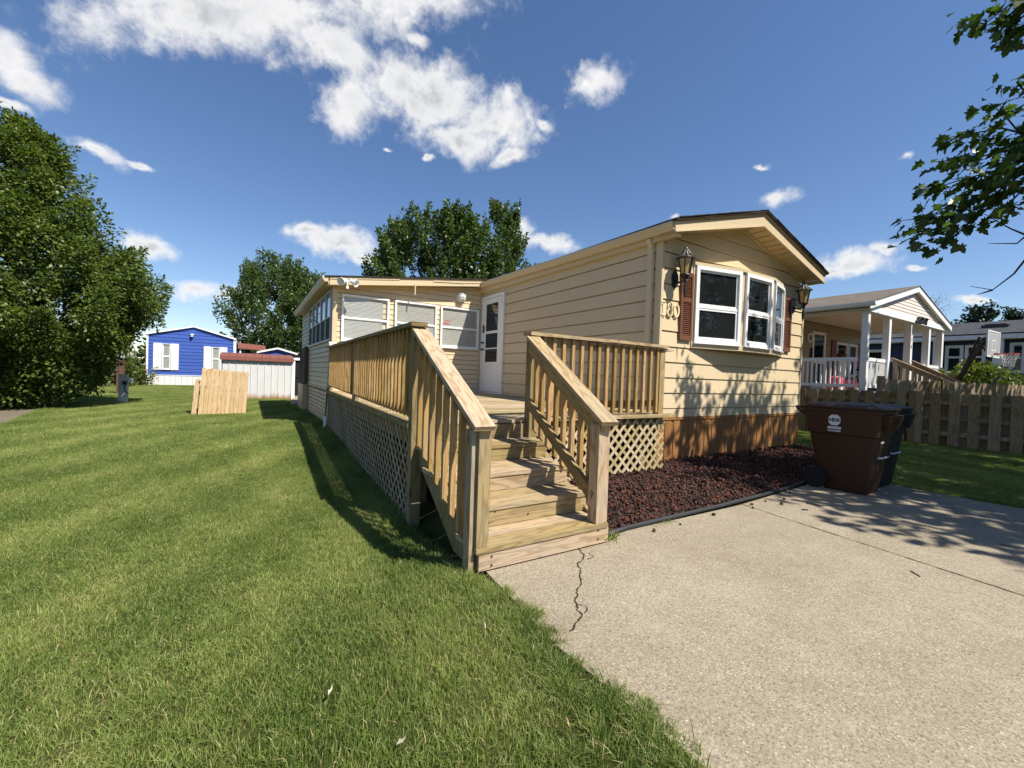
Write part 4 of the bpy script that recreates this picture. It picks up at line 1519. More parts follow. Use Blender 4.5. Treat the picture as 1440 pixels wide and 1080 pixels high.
# floor boards run away from the steps
mb = MB()
bw, gap = 0.135, 0.006
k = 0
y = 3.90
while y < 10.40:
    y2 = min(y + bw, 10.41)
    xl, xr = LX(y), (HX0 - .02 if y > HY0 - .02 else 5.02)
    cut = random.uniform(2.6, 4.2)
    fz = random.uniform(-.002, .002)
    fr = 0.012 if k == 0 else 0
    for a, b in ((xl, cut - .002), (cut + .002, xr)):
        mb.box2((a, y, ZD - .032 + fz), (b, y2, ZD + fz))
    y = y2 + gap
    k += 1
mb.build('decking', M['deck_floor'], deck)
mb = MB()   # rim: cap ledge and joist
mb.beam((LX(3.83, -.055), 3.83, ZD - .024), (LX(10.42, -.055), 10.42, ZD - .024), .10, .045)
mb.beam((LX(3.90, -.02), 3.90, ZD - .13), (LX(10.40, -.02), 10.40, ZD - .13), .035, .16)
mb.beam((2.78, 4.02, ZD - .12), (5.0, 4.05, ZD - .12), .035, .15)
mb.beam((1.36, 3.88, ZD - .12), (2.78, 3.90, ZD - .12), .035, .15)
mb.build('rim_board', M['rail'], deck)
# front edge boards: short ends on top of the right lattice
mb = MB()
x = 2.80
while x < 5.12:
    w = random.uniform(.128, .138)
    mb.box2((x, 3.93, ZD - .036), (min(x + w, 5.16), 4.05, ZD + .004))
    x += w + .007
mb.box2((4.98, 3.94, ZD - .034), (5.22, 4.06, ZD + .006))
mb.build('edge_board', M['deck_floor'], deck)
# posts
def post(x, y, z0, z1, s=0.09, mat='rail'):
    mb = MB()
    mb.box2((x - s / 2, y - s / 2, z0), (x + s / 2, y + s / 2, z1))
    return mb.build('post', M[mat], deck, bevel=.004)
post(1.335, 3.84, -.12, 1.715, .10)
post(LX(7.1, -.02), 7.1, ZD - .10, 1.745)
post(LX(10.34, -.02), 10.34, 0.0, 1.78)
post(2.645, 3.86, .30, 1.735, .10)
post(4.92, 4.02, .60, 1.72, .10, 'deck')
for x, y in ((1.55, 4.2), (2.9, 4.3), (4.9, 4.3), (3.0, 7), (3.0, 10)):
    mb = MB(); mb.box2((x - .04, y - .04, -.1), (x + .04, y + .04, ZD - .035)); mb.build('post', M['rail'], deck)
# lattice
def lattice(mb, A, D, L, z0f, z1f, pitch, w, t, n, flip=False, lim=None):
    """crossed slats, clipped to the panel"""
    A, D, n = Vector(A), Vector(D).normalized(), Vector(n).normalized()
    H = 2.0
    for lay, sg in ((0, 1), (1, -1)):
        o = (t * lay) if not flip else t * (1 - lay)
        s = -H
        while s < L + H:
            # line: s + sg * z
            pts = []
            za, zb = None, None
            N = 40
            for i in range(N + 1):
                z = -0.2 + 1.1 * i / N
                q = s + sg * (z)
                if 0.0 <= q <= L and z0f(q) + w * .3 <= z <= z1f(q) - w * .3:
                    if za is None: za = z
                    zb = z
            if za is not None and zb - za > .03:
                off = -n * o
                p0 = Vector((A.x + D.x * (s + sg * za), A.y + D.y * (s + sg * za), za)) + off
                p1 = Vector((A.x + D.x * (s + sg * zb), A.y + D.y * (s + sg * zb), zb)) + off
                mb.beam(p0, p1, w, t * .9, n)
            s += pitch
d = Vector((LX(10.3) - LX(3.92), 10.3 - 3.92)).normalized()
mb = MB()
Ln = 10.30 - 3.92
zb_ = lambda q: ground_z(LX(3.92 + q) - .1, 3.92 + q) - .01
lattice(mb, (LX(3.92, -.045), 3.92), d, Ln, zb_, lambda q: ZD - .05, 0.150, 0.029, 0.008, (-1, 0.03, 0))
mb.build('side_lattice', M['lattice'], deck, label='weathered lattice along the lawn in a darker shade tone')
mb = MB()
lattice(mb, (2.78, 3.945), Vector((1, .015)), 2.24, lambda q: .04, lambda q: ZD - .038, 0.152, 0.037, 0.012, (0.0, -1, 0), False)
mb.build('front_lattice', M['lattice_lit'], deck, label='lattice above the lava rock in a paler sunlit tone')
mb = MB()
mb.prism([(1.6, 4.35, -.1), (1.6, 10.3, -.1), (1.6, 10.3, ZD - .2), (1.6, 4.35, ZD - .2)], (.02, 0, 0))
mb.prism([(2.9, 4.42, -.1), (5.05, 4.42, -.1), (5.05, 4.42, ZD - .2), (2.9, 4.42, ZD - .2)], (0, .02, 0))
mb.build('underdeck_shade', M['bed'], deck)  # dark sheets painted as the shade under the deck, seen through the lattice
# railings
def rail_cap(p0, p1, w=.14, t=.036, mat='rail', name='handrail'):
    mb = MB()
    mb.beam(p0, p1, w, t)
    return mb.build(name, M[mat], deck, bevel=.006)
zt = lambda y: 1.757 + 0.0096 * (y - 3.85)
rail_cap((LX(3.74, -.045), 3.74, zt(3.74) - .018), (LX(7.3, -.045), 7.3, zt(7.3) - .018), .15)
rail_cap((LX(7.302, -.045), 7.302, zt(7.3) - .016), (LX(10.41, -.045), 10.41, zt(10.41) - .018), .15)
mb = MB()
mb.beam((LX(3.9, -.02), 3.9, zt(3.9) - .085), (LX(10.36, -.02), 10.36, zt(10.36) - .085), .036, .09)
mb.build('upper_rail', M['rail'], deck)
mb = MB()
mb.beam((LX(3.9, -.02), 3.9, ZD + .16), (LX(10.36, -.02), 10.36, ZD + .16), .036, .085)
mb.build('lower_rail', M['deck'], deck)
def baluster(x, y, z0, z1, s=.040, tx=0.0, mat='baluster', cham=True):
    mb = MB()
    h = s / 2
    zc = z0 + (s * 1.0 if cham else 0)
    a = [(x - h, y - h, zc), (x + h, y - h, z0), (x + h, y + h, z0), (x - h, y + h, zc)]
    b = [(x - h + tx, y - h, z1), (x + h + tx, y - h, z1), (x + h + tx, y + h, z1), (x - h + tx, y + h, z1)]
    mb.hexa(a + b)
    return mb.build('baluster', M[mat], deck)
bl = None
y = 4.03
while y < 10.25:
    if abs(y - 7.1) > .075:
        x = LX(y, -.058)
        if bl is None:
            bl = baluster(x, y, ZD + .035, zt(y) - .040, .043)
            bx, by = x, y
        else:
            c = moved_copy(bl, deck, (x - bx, y - by, 0.0096 * (y - by)))
            c.rotation_euler = (0, 0, 0)
    y += .146
# right-hand railing, parallel to the front wall
rail_cap((2.56, 3.85, 1.760), (3.78, 3.925, 1.768), .14, .036, 'deck')
rail_cap((3.783, 3.925, 1.772), (4.99, 4.0, 1.775), .14, .036, 'deck')
mb = MB(); mb.box2((4.90, 3.95, 1.722), (5.13, 4.08, 1.748)); mb.build('rail_end', M['deck_floor'], deck)
mb = MB(); mb.beam((2.69, 3.885, 1.69), (4.88, 4.02, 1.69), .036, .105); mb.build('upper_rail', M['rail'], deck)
mb = MB(); mb.beam((2.69, 3.915, ZD + .155), (4.88, 4.05, ZD + .155), .036, .085); mb.build('lower_rail', M['deck'], deck)
bl2 = None
for i in range(15):
    f_ = (i + .7) / 15.2
    x, y = 2.69 + f_ * 2.2, 3.853 + f_ * .135
    if bl2 is None:
        bl2 = baluster(x, y, ZD + .03, 1.742, .042, 0, 'baluster', False)
        bx2, by2 = x, y
    else:
        moved_copy(bl2, deck, (x - bx2, y - by2, 0))
# steps
RY = [2.465, 2.784, 3.128, 3.56, 3.97]
TZ = [0.165, 0.324, 0.479, 0.634, ZD - .034]
XL = lambda y: 1.285 + 0.055 * (y - 2.46)
XR = lambda y: 2.445 + 0.175 * (y - 2.46)
for i in range(5):
    y, zt_ = RY[i], TZ[i]
    z0 = 0.0 if i == 0 else TZ[i - 1]
    xl, xr = (XL(y) + .02, XR(y) + .012) if i == 0 else (XL(y) + .045, XR(y))
    if i == 4: xr = 2.72
    mb = MB()
    mb.box2((xl, y - .021, z0 + (0.012 if i == 0 else .004)), (xr, y + .009, zt_ - .038 if i < 4 else zt_ - .002))
    rs = mb.build('riser', M['deck'], deck, bevel=.003)
    if i < 4:
        yb = RY[i + 1] - .022
        w = (yb - y + .03) / 2
        for q in range(2):
            mb = MB()
            a = y - .030 + q * w
            fz = .0015 * q
            xl2, xr2 = (XL(y) - .005, XR(y) + .0) if i == 0 else (XL(y) + (.0 if i < 2 else -.02), XR(y) + .03)
            mb.box2((xl2, a + (.003 if q else 0), zt_ - .034 + fz), (xr2, a + w - .003 if q == 0 else yb - .002, zt_ + fz))
            mb.build('tread', M['deck'], deck, bevel=.004)
mb = MB()
for i, (x, y, z) in enumerate([(1.40, 2.441, .10), (1.40, 2.441, .04), (2.35, 2.441, .12), (2.35, 2.441, .05), (1.6, 2.760, .28), (2.0, 2.760, .29), (1.9, 2.760, .22), (1.55, 2.760, .2), (1.7, 3.104, .43), (2.1, 3.104, .44), (1.75, 3.536, .6)]):
    mb.lathe((x, y, z), [(.006, -.003), (.006, .0045), (0, .005)], 8, Matrix.Rotation(R(90), 3, 'X'))
mb.build('screw', M['black'], deck)
# stringers
for sx, off in ((XL, 0.005), (XR, -.02)):
    mb = MB()
    pts = [(2.50, -.0), (2.50, .13), (3.95, .80), (3.95, .55), (2.86, -.0)] if off > 0 else [(2.52, .0), (2.52, .12), (3.90, .62), (3.90, .35), (2.9, .0)]
    p = [(sx(y) + off, y, z) for y, z in pts]
    mb.prism(p, (.036, 0, 0))
    mb.build('stringer', M['rail'], deck)
# newels: two-piece posts at the bottom step
def newel(x0, x1, y0, y1, z0, z1, skew=0.0):
    mb = MB()
    mb.box2((x0, y0, z0), (x1, y1, z1))
    mb.build('newel_post', M['deck'], deck, bevel=.004)
newel(1.283, 1.372, 2.445, 2.535, .168, .945)
mb = MB(); mb.box2((1.245, 2.475, -.0), (1.281, 2.565, .94)); mb.build('newel_post', M['rail'], deck, bevel=.003)
newel(2.325, 2.440, 2.445, 2.545, .168, .945)
# sloping hand rails
def slope(p0, p1, w, h, name, mat, bev=.006):
    mb = MB()
    ax = (Vector(p1) - Vector(p0)).normalized()
    sd = ax.cross(Vector((0, 0, 1))).normalized()
    mb.beam(p0, p1, w, h, sd.cross(ax))
    return mb.build(name, M[mat], deck, bevel=bev)
slope((1.335, 3.80, 1.700), (1.297, 2.400, .955), .15, .036, 'stair_handrail', 'deck')
slope((2.60, 3.80, 1.715), (2.375, 2.385, .955), .15, .036, 'stair_handrail', 'deck')
slope((2.568, 3.79, 1.625), (2.352, 2.44, .895), .036, .14, 'stair_upper_rail', 'deck')
slope((2.575, 3.80, 1.02), (2.340, 2.50, .36), .036, .10, 'stair_lower_rail', 'rail')
slope((1.325, 3.79, 1.625), (1.300, 2.56, .955), .034, .07, 'stair_upper_rail', 'rail')
for i in range(7):
    f_ = (i + .75) / 7.6
    y = 2.55 + f_ * 1.22
    x = 1.262 + f_ * .045
    zr = .975 + (y - 2.46) * .545
    z0 = 0.10 + (y - 2.50) * 0.46
    baluster(x, y, z0, zr, .040, 0, 'baluster')
for i in range(8):
    f_ = (i + .6) / 8.2
    y = 2.55 + f_ * 1.24
    x = 2.400 + f_ * .205
    zr = .945 + (y - 2.46) * .535
    z0 = 0.22 + (y - 2.50) * 0.40
    baluster(x, y, z0, zr, .040, 0, 'baluster')

# ------------------------------------------------------------------ refuse bins
def decal_text(s, size, Mtx, mat, name, parent, bold=0.0):
    cu = bpy.data.curves.new(name, 'FONT')
    cu.body = s
    cu.size = size
    cu.align_x = 'CENTER'
    cu.align_y = 'CENTER'
    cu.offset = bold
    cu.extrude = 0.0015
    tmp = bpy.data.objects.new('tmp', cu)
    COL.objects.link(tmp)
    bpy.context.view_layer.update()
    me = bpy.data.meshes.new_from_object(tmp.evaluated_get(bpy.context.evaluated_depsgraph_get()))
    bpy.data.objects.remove(tmp)
    me.transform(Mtx)
    me.materials.clear()
    me.materials.append(mat)
    o = bpy.data.objects.new(name, me)
    put(o, parent)
    return o


def loft(mb, rings, r=.5):
    base = len(mb.v)
    n = len(rings[0])
    for q in rings:
        mb.v += [tuple(p) for p in q]
    for i in range(len(rings) - 1):
        for k in range(n):
            k2 = (k + 1) % n
            mb.f.append((base + i * n + k, base + i * n + k2, base + (i + 1) * n + k2, base + (i + 1) * n + k))
            mb.uv += [(0, 0)] * 4
            mb.r.append(r)
    for i, rev in ((0, True), (len(rings) - 1, False)):
        idx = tuple(range(base + i * n, base + (i + 1) * n))
        mb.f.append(idx[::-1] if rev else idx)
        mb.uv += [(0, 0)] * n
        mb.r.append(r)


def rrect(cx, cy, hx, hy, rad, z, n=4):
    P = []
    for (sx, sy, a0) in ((1, 1, 0), (-1, 1, 90), (-1, -1, 180), (1, -1, 270)):
        for k in range(n + 1):
            a = R(a0 + 90 * k / n)
            P.append((cx + sx * (hx - rad) + rad * math.cos(a), cy + sy * (hy - rad) + rad * math.sin(a), z))
    return P


def bin_(name, label, loc, rz, mat, marks):
    """wheelie bin, its front towards local -y, wheels and handle at +y"""
    t = thing(name, label, 'wheelie bin', loc, 'wheelie bins on the driveway')
    t.rotation_euler = (0, 0, rz)
    WOFF[t.name] = Vector((0, 0, 0))
    mb = MB()
    rings = []
    for (z, hx, y0, y1, rad) in ((0.0, .235, -.26, .18, .05), (.04, .245, -.275, .20, .06), (.30, .262, -.31, .26, .06), (.62, .285, -.345, .335, .06), (.70, .290, -.35, .345, .06),
                                 (.715, .314, -.375, .365, .06), (.90, .325, -.395, .39, .06), (1.00, .330, -.405, .40, .06)):
        rings.append(rrect(0, (y0 + y1) / 2, hx, (y1 - y0) / 2, rad, z))
    loft(mb, rings)
    body = mb.build('body', mat, t, True)
    mb = MB()
    loft(mb, [rrect(0, 0, .345, .415, .05, .985), rrect(0, 0, .35, .42, .05, 1.0), rrect(0, 0, .35, .42, .05, 1.02)])
    mb.build('rim', mat, t, True)
    mb = MB()
    loft(mb, [rrect(0, 0, .342, .415, .06, 1.022), rrect(0, -.005, .350, .428, .06, 1.035), rrect(0, -.005, .345, .42, .06, 1.055), rrect(0, .03, .30, .35, .06, 1.075), rrect(0, .04, .26, .31, .06, 1.088)])
    mb.prism([(-.30, -.40, 1.055), (.30, -.40, 1.055), (.30, -.30, 1.085), (.30, -.12, 1.095), (-.30, -.12, 1.095), (-.30, -.30, 1.085)][:2] + [(.24, -.26, 1.092), (-.24, -.26, 1.092)], (0, 0, .006))
    lid = mb.build('lid', mat, t, True)
    # hooded front lip with ribs
    mb = MB()
    mb.hexa([(-.27, -.39, .985), (.27, -.39, .985), (.27, -.470, .975), (-.27, -.470, .975), (-.20, -.395, .80), (.20, -.395, .80), (.20, -.432, .79), (-.20, -.432, .79)])
    for i in range(9):
        x = -.2 + i * .05
        mb.beam((x, -.468, .965), (x * .8, -.434, .80), .014, .014)
    mb.build('front_lip', mat, t)
    mb = MB()
    mb.tube([(-.16, -.335, .46), (-.12, -.365, .46), (.12, -.365, .46), (.16, -.335, .46)], .013)
    mb.build('lift_bar', M['galv'], t)
    mb = MB()
    mb.tube([(-.25, .40, .93), (-.25, .50, 1.00), (-.22, .525, 1.015), (.22, .525, 1.015), (.25, .50, 1.00), (.25, .40, .93)], .018, 8)
    mb.build('handle', mat, t, True)
    for sx in (-1, 1):
        mb = MB()
        Mx = Matrix.Rotation(R(90), 3, 'Y')
        mb.lathe((sx * .285, .255, .135), [(.075, -.03), (.13, -.032), (.136, -.02), (.136, .02), (.13, .032), (.075, .03)], 24, Mx)
        w = mb.build('wheel', M['rubber'], t, True)
        mb = MB()
        mb.lathe((sx * .285, .255, .135), [(.0, -.024), (.03, -.026), (.03, .026), (.0, .024)], 12, Mx)
        for k in range(6):
            a = 2 * math.pi * k / 6
            mb.beam((sx * .285, .255, .135), (sx * .285, .255 + .09 * math.cos(a), .135 + .09 * math.sin(a)), .02, .024, (1, 0, 0))
        mb.build('hub', M['hose'], w)
    mb = MB()
    mb.tube([(-.28, .255, .135), (.28, .255, .135)], .012)
    mb.build('axle', M['galv'], t)
    if marks:
        # badge on the side facing local -x
        X = -.3275
        def at(u, z): return (X - .0016 - .00 * z, -u, z)
        slant = 0.012
        mb = MB()
        oc = [(-.062, .032), (-.062, -.032), (-.030, -.066), (.030, -.066), (.062, -.032), (.062, .032), (.030, .066), (-.030, .066)]
        cz, cu = .885, -.055
        P = [(X - .004 + (.90 - (cz + b)) * .027, -(cu + a) * 1.0 + .0, cz + b) for a, b in oc]
        P = [(p[0], -p[1] * -1, p[2]) for p in P]
        mb.prism(P, (-.003, 0, 0))
        badge = mb.build('badge', M['decal'], t)
        mb = MB()
        for (z, h, w) in ((.772, .032, .068), (.744, .012, .066)):
            mb.box2((X - .0040, -(cu + w), z), (X + .012, -(cu - w), z + h))
        mb.build('label_strip', M['decal'], t)
        mb = MB()
        rr = random.Random(9)
        for zz in (.792, .779):
            y_ = -(cu - .060)
            while y_ > -(cu + .058):
                w = rr.uniform(.004, .010)
                mb.box2((X - .0047, y_ - w, zz), (X - .0041, y_, zz + .0045))
                y_ -= w + .004
        mb.build('label_print', M['ink'], badge)
        Mt = Matrix.Translation((X - .0085, -cu, cz)) @ Matrix(((0, 0, -1, 0), (-1, 0, 0, 0), (0, 1, 0, 0), (0, 0, 0, 1)))
        decal_text('HDS', .057, Mt, M['ink'], 'lettering', badge, .0022)
        mb = MB()
        mb.box2((-.11, -.350, .63), (.02, -.3455, .655))
        mb.build('front_label', M['decal'], t)
    return t


bin_('wheelie_bin', 'large brown wheelie bin with white HDS badge on its side', (6.56, 2.36, 0.0), R(3), M['bin_brown'], True)
bin_('wheelie_bin', 'dark green black wheelie bin mostly behind the brown one', (7.24, 2.44, 0.0), R(1), M['bin_black'], False)

# ------------------------------------------------------------------ leaning fence panels on the lawn
def dogear(mb, A, D, up, n, w, h, t, r=None, ear=None):
    A, D, up, n = Vector(A), Vector(D).normalized(), Vector(up).normalized(), Vector(n).normalized()
    e = ear if ear is not None else w * .26
    pts = [(0, 0), (w, 0), (w, h - e), (w - e * .7, h), (e * .7, h), (0, h - e)]
    P = [A + D * a + up * b for a, b in pts]
    r = random.random() if r is None else r
    o = random.random() * 80
    Q = [p + n * t for p in P]
    mb.poly(P[::-1], [(b + o, a) for a, b in pts][::-1], r)
    mb.poly(Q, [(b + o, a + .3) for a, b in pts], r)
    m = len(P)
    for k in range(m):
        k2 = (k + 1) % m
        mb.poly([P[k], P[k2], Q[k2], Q[k]], [(o, 0), (o, .1), (o + .1, .1), (o + .1, 0)], r)


tp = thing('fence_panel', 'unused light pine dog-ear fence panel propped up on the lawn', 'fence panel', (-.5, 14.0, 0))
A = Vector((-1.09, 13.86, -.02)); B = Vector((-.02, 14.02, -.02))
D = (B - A).normalized()
side = Vector((-.045, 0, 0))
up = (Vector((D.y, -D.x, 0)) * -0.16 + D * .075 + Vector((0, 0, 1))).normalized()
nrm = D.cross(up).normalized()
if nrm.y > 0: nrm = -nrm
mb = MB()
s = 0.0
w = (B - A).length / 11.2
for i in range(11):
    dogear(mb, A + D * s + nrm * random.uniform(0, .004), D, up, nrm, w * .945, 1.275 - .010 * i + random.uniform(-.012, .012), .016)
    s += w * 1.018
mb.build('picket', M['panel'], tp)
mb = MB()
for h in (.18, .66, 1.12):
    mb.beam(A + up * h - nrm * .02, B + up * h - nrm * .02, .035, .085, up)
mb.build('rail', M['panel'], tp)
mb = MB()
for (q, h, z) in ((.70, .25, .11), (.66, .15, .05)):
    p = A + D * (q * 1.08) + up * z + nrm * .0175
    mb.beam(p, p + up * h, .028, .003, nrm)
mb.build('stain', M['crack'], tp)
tp2 = thing('fence_panel', 'second fence panel standing edge on behind the light pine one', 'fence panel', (-1.15, 14.2, 0))
mb = MB()
for i in range(3):
    mb.beam((-1.19 - .02 * i, 14.0 + .12 * i, -.02), (-1.13 + .0 * i, 14.08 + .14 * i, 0.82 + .05 * i), .11, .018, (0, 1, 0))
mb.build('picket', M['panel'], tp2)
mb = MB()
mb.beam((-1.12, 14.0, .10), (-1.05, 14.9, .12), .04, .09)
mb.beam((-1.10, 14.1, .55), (-1.02, 14.9, .58), .04, .09)
mb.build('rail', M['fence'], tp2)

# ------------------------------------------------------------------ white shed
sh = thing('metal_shed', 'white ribbed steel shed with rusty foot and red brown roof', 'shed', (.4, 20.4, 0))
mb = MB()
SXa, SXb, SYa, SYb = -.86, 1.62, 20.35, 22.4
def shed_wall(mb, A, D, n, L):
    A, D, n = Vector(A), Vector(D), Vector(n)
    s = 0.0
    while s < L - .01:
        e = min(s + .245, L)
        P = lambda q, o, z: (A.x + D.x * q + n.x * o, A.y + D.y * q + n.y * o, z)
        mb.poly([P(s + .02, 0, -.02), P(e - .02, 0, -.02), P(e - .02, 0, 1.60), P(s + .02, 0, 1.60)], None, .5)
        mb.poly([P(e - .02, 0, -.02), P(e - .006, .022, -.02), P(e - .006, .022, 1.60), P(e - .02, 0, 1.60)], None, .5)
        mb.poly([P(e - .006, .022, -.02), P(e + .006, .022, -.02), P(e + .006, .022, 1.60), P(e - .006, .022, 1.60)], None, .5)
        mb.poly([P(e + .006, .022, -.02), P(e + .02, 0, -.02), P(e + .02, 0, 1.60), P(e + .006, .022, 1.60)], None, .5)
        s = e
shed_wall(mb, (SXa, SYa), (1, 0), (0, -1), SXb - SXa)
shed_wall(mb, (SXa, SYb), (0, -1), (-1, 0), SYb - SYa)
shed_wall(mb, (SXb, SYa), (0, 1), (1, 0), SYb - SYa)


def rust_mat():
    m, g, out = new_mat('rusty_white_steel')
    p = pos(g)
    z = g.n('ShaderNodeSeparateXYZ', {0: p}).outputs[2]
    n = g.noise(g.scale(p, (7, 7, 2.0)), 1.0, 5.0, 0.65)
    low = g.remap(z, 0.0, 0.42, 1.0, 0.0)
    f = g.remap(g.math('ADD', g.math('MULTIPLY', low, 0.75), g.math('MULTIPLY', n, 0.6)), 0.62, 1.0)
    c = g.mix(g.noise(p, 3.0, 4.0, .6), (0.52, 0.52, 0.51), (0.64, 0.64, 0.63))
    c = g.mix(f, c, (0.33, 0.19, 0.09))
    principled(g, out, c, 0.5, 0.35)
    return m


mb.build('wall', rust_mat(), sh)
mb = MB()
n = 9
for i in range(n):
    a, b = SXa - .06 + (SXb - SXa + .1) * i / n, SXa - .06 + (SXb - SXa + .1) * (i + 1) / n - .012
    prof = [(SYa - .10, 1.555), (SYa - .085, 1.70), (SYa + .10, 1.77), (21.4, 1.86), (SYb + .05, 1.60)]
    for (y0, z0), (y1, z1) in zip(prof[:-1], prof[1:]):
        mb.hexa([(a, y0, z0), (a, y1, z1), (a, y1, z1 + .02), (a, y0, z0 + .02), (b, y0, z0), (b, y1, z1), (b, y1, z1 + .02), (b, y0, z0 + .02)], .5)
    mb.beam((b + .006, SYa - .105, 1.56), (b + .006, SYa - .09, 1.72), .02, .02)
mb.box2((SXa - .04, SYa - .08, 1.57), (SXb, SYb, 1.60))
mb.build('roof', M['roof_red'], sh)
mb = MB()
mb.box2((SXb - .03, SYa - .035, -.02), (SXb + .10, SYa + .03, 1.62))
mb.box2((SXb + .02, SYa - .05, .78), (SXb + .09, SYa - .036, .84))
mb.build('corner_trim', M['white'], sh)
# dark screened doorway next to the shed
gt = thing('screen_door', 'dark screened doorway with white lintel next to the shed', 'doorway', (2.0, 22.0, .1))
mb = MB()
mb.box2((1.74, 21.95, .10), (2.9, 22.03, 1.66))
mb.build('screen', M['screen'], gt)
mb = MB()
mb.box2((1.72, 21.88, 1.68), (3.0, 22.05, 1.79))
mb.box2((1.70, 21.90, .06), (1.76, 21.94, 1.68))
mb.build('frame', M['white'], gt)
mb = MB()
mb.box2((1.76, 21.92, .92), (2.9, 21.945, .96))
mb.build('cross_bar', M['black'], gt)

# ------------------------------------------------------------------ blue home across the lawn
bh = thing('blue_home', 'bright blue mobile home with white shutters and white skirting', 'mobile home', (-3, 34, 0))
bx0, bx1, by0, by1 = -5.22, -.80, 34.0, 46.0
bax, bzt = -2.95, 3.72
def blim(z):
    if z <= 3.12: return (0, bx1 - bx0)
    k = (z - 3.12) / (bzt - 3.12)
    return (k * (bax - bx0), (bx1 - bx0) - k * (bx1 - bax))
mb = MB()
lap(mb, (bx0, by0), (1, 0), (0, -1), bx1 - bx0, .62, bzt, .215, .02, lim=blim)
lap(mb, (bx0, by1), (0, -1), (-1, 0), by1 - by0, .62, 3.12, .215, .02)
lap(mb, (bx1, by0), (0, 1), (1, 0), by1 - by0, .62, 3.12, .215, .02)
mb.build('wall', M['blue'], bh)
mb = MB()
s = bx0 - .02
while s < bx1:
    mb.box2((s, by0 - .03, 0.0), (min(s + .27, bx1), by0, .60))
    s += .285
mb.box2((bx0 - .02, by0 - .05, .595), (bx1 + .02, by0 + .01, .64))
mb.box2((bx0 - .02, by0 + .001, 0.0), (bx0, by1, .60))
mb.box2((bx1, by0 + .001, 0.0), (bx1 + .02, by1, .60))
mb.build('skirting', M['white_metal'], bh)
mb = MB()
for (xa, za, xb, zb) in ((bx0 - .12, 3.12, bax, 3.74), (bx1 + .12, 3.12, bax, 3.74)):
    mb.hexa([(xa, by0 - .12, za - .06), (xa, by1, za - .06), (xa, by1, za + .05), (xa, by0 - .12, za + .05), (xb, by0 - .12, zb - .03), (xb, by1, zb - .03), (xb, by1, zb + .04), (xb, by0 - .12, zb + .04)])
mb.build('roof', M['white'], bh)
mb = MB()
for x in (bx0 - .05, bx1 - .02):
    mb.box2((x, by0 - .06, .64), (x + .09, by0 + .02, 3.10))
mb.box2((bx1 + .07, by0 - .02, .6), (bx1 + .13, by0 + .04, 3.05))
mb.build('corner_trim', M['white'], bh)
mb = MB()
mb.box2((-3.08, by0 - .2, 3.10), (-2.98, by0 - .02, 3.22)); mb.box2((-3.10, by0 - .22, 3.20), (-2.94, by0 - .02, 3.28))
mb.build('porch_light', M['white'], bh)
for (a, b, z0, z1) in ((-4.52, -4.10, .98, 2.58), (-2.0, -1.56, .98, 2.52)):
    w = sash_window(bh, (a, by0 - .02), (b, by0 - .02), z0, z1, (0, -1), .04, .05, ('glass', 'glass'), .5)
    mb = MB(); mb.box2((a + .04, by0 - .02, z0 + .04), (b - .04, by0 - .012, z1 - .04)); mb.build('blind', M['blind'], w)
    for (sa, sb) in ((a - .42, a - .02), (b + .02, b + .40)):
        mb = MB()
        mb.box2((sa, by0 - .065, z0 - .03), (sb, by0 - .02, z1 + .02))
        for q in range(2):
            za = z0 + .04 + q * (z1 - z0) * .5
            mb.box2((sa + .05, by0 - .075, za), (sb - .05, by0 - .064, za + (z1 - z0) * .42))
        mb.build('shutter', M['white'], bh)
# roofs of homes further back
def far_home(label, x0, x1, y0, z0, zt, zr, wall, roofm, fas='white'):
    t = thing('distant_home', label, 'mobile home', ((x0 + x1) / 2, y0, 0))
    mb = MB()
    ax = (x0 + x1) / 2
    lim = lambda z: (0, x1 - x0) if z < zt else ((z - zt) / (zr - zt) * (ax - x0), (x1 - x0) - (z - zt) / (zr - zt) * (x1 - ax))
    lap(mb, (x0, y0), (1, 0), (0, -1), x1 - x0, z0, zr, .2, .02, lim=lim)
    mb.box2((x0, y0 + .02, 0), (x1, y0 + 10, zt - .01))
    mb.build('wall', M[wall], t)
    mb = MB()
    for xa in (x0 - .12, x1 + .12):
        mb.hexa([(xa, y0 - .15, zt - .05), (xa, y0 + 10, zt - .05), (xa, y0 + 10, zt + .05), (xa, y0 - .15, zt + .05), (ax, y0 - .15, zr - .05), (ax, y0 + 10, zr - .05), (ax, y0 + 10, zr + .05), (ax, y0 - .15, zr + .05)])
    mb.build('roof', M[roofm], t)
    return t
far_home('small blue gable with white edge peeping over the shed roof', .55, 2.35, 28.0, 0, 2.14, 2.42, 'blue', 'white')
rd = thing('distant_roof', 'brown tiled porch roof right of the blue home', 'roof', (-.1, 36, 0))
mb = MB()
mb.hexa([(-.60, 35.4, 2.55), (1.1, 35.4, 2.50), (1.1, 36.8, 2.85), (-.60, 36.8, 2.95), (-.60, 35.4, 2.62), (1.1, 35.4, 2.57), (1.1, 36.8, 2.92), (-.60, 36.8, 3.02)])
mb.build('roof', M['roof_red'], rd)
mb = MB()
for x in (-.5, 1.0):
    mb.box2((x, 35.5, 0), (x + .1, 35.6, 2.55))
mb.build('post', M['white'], rd)

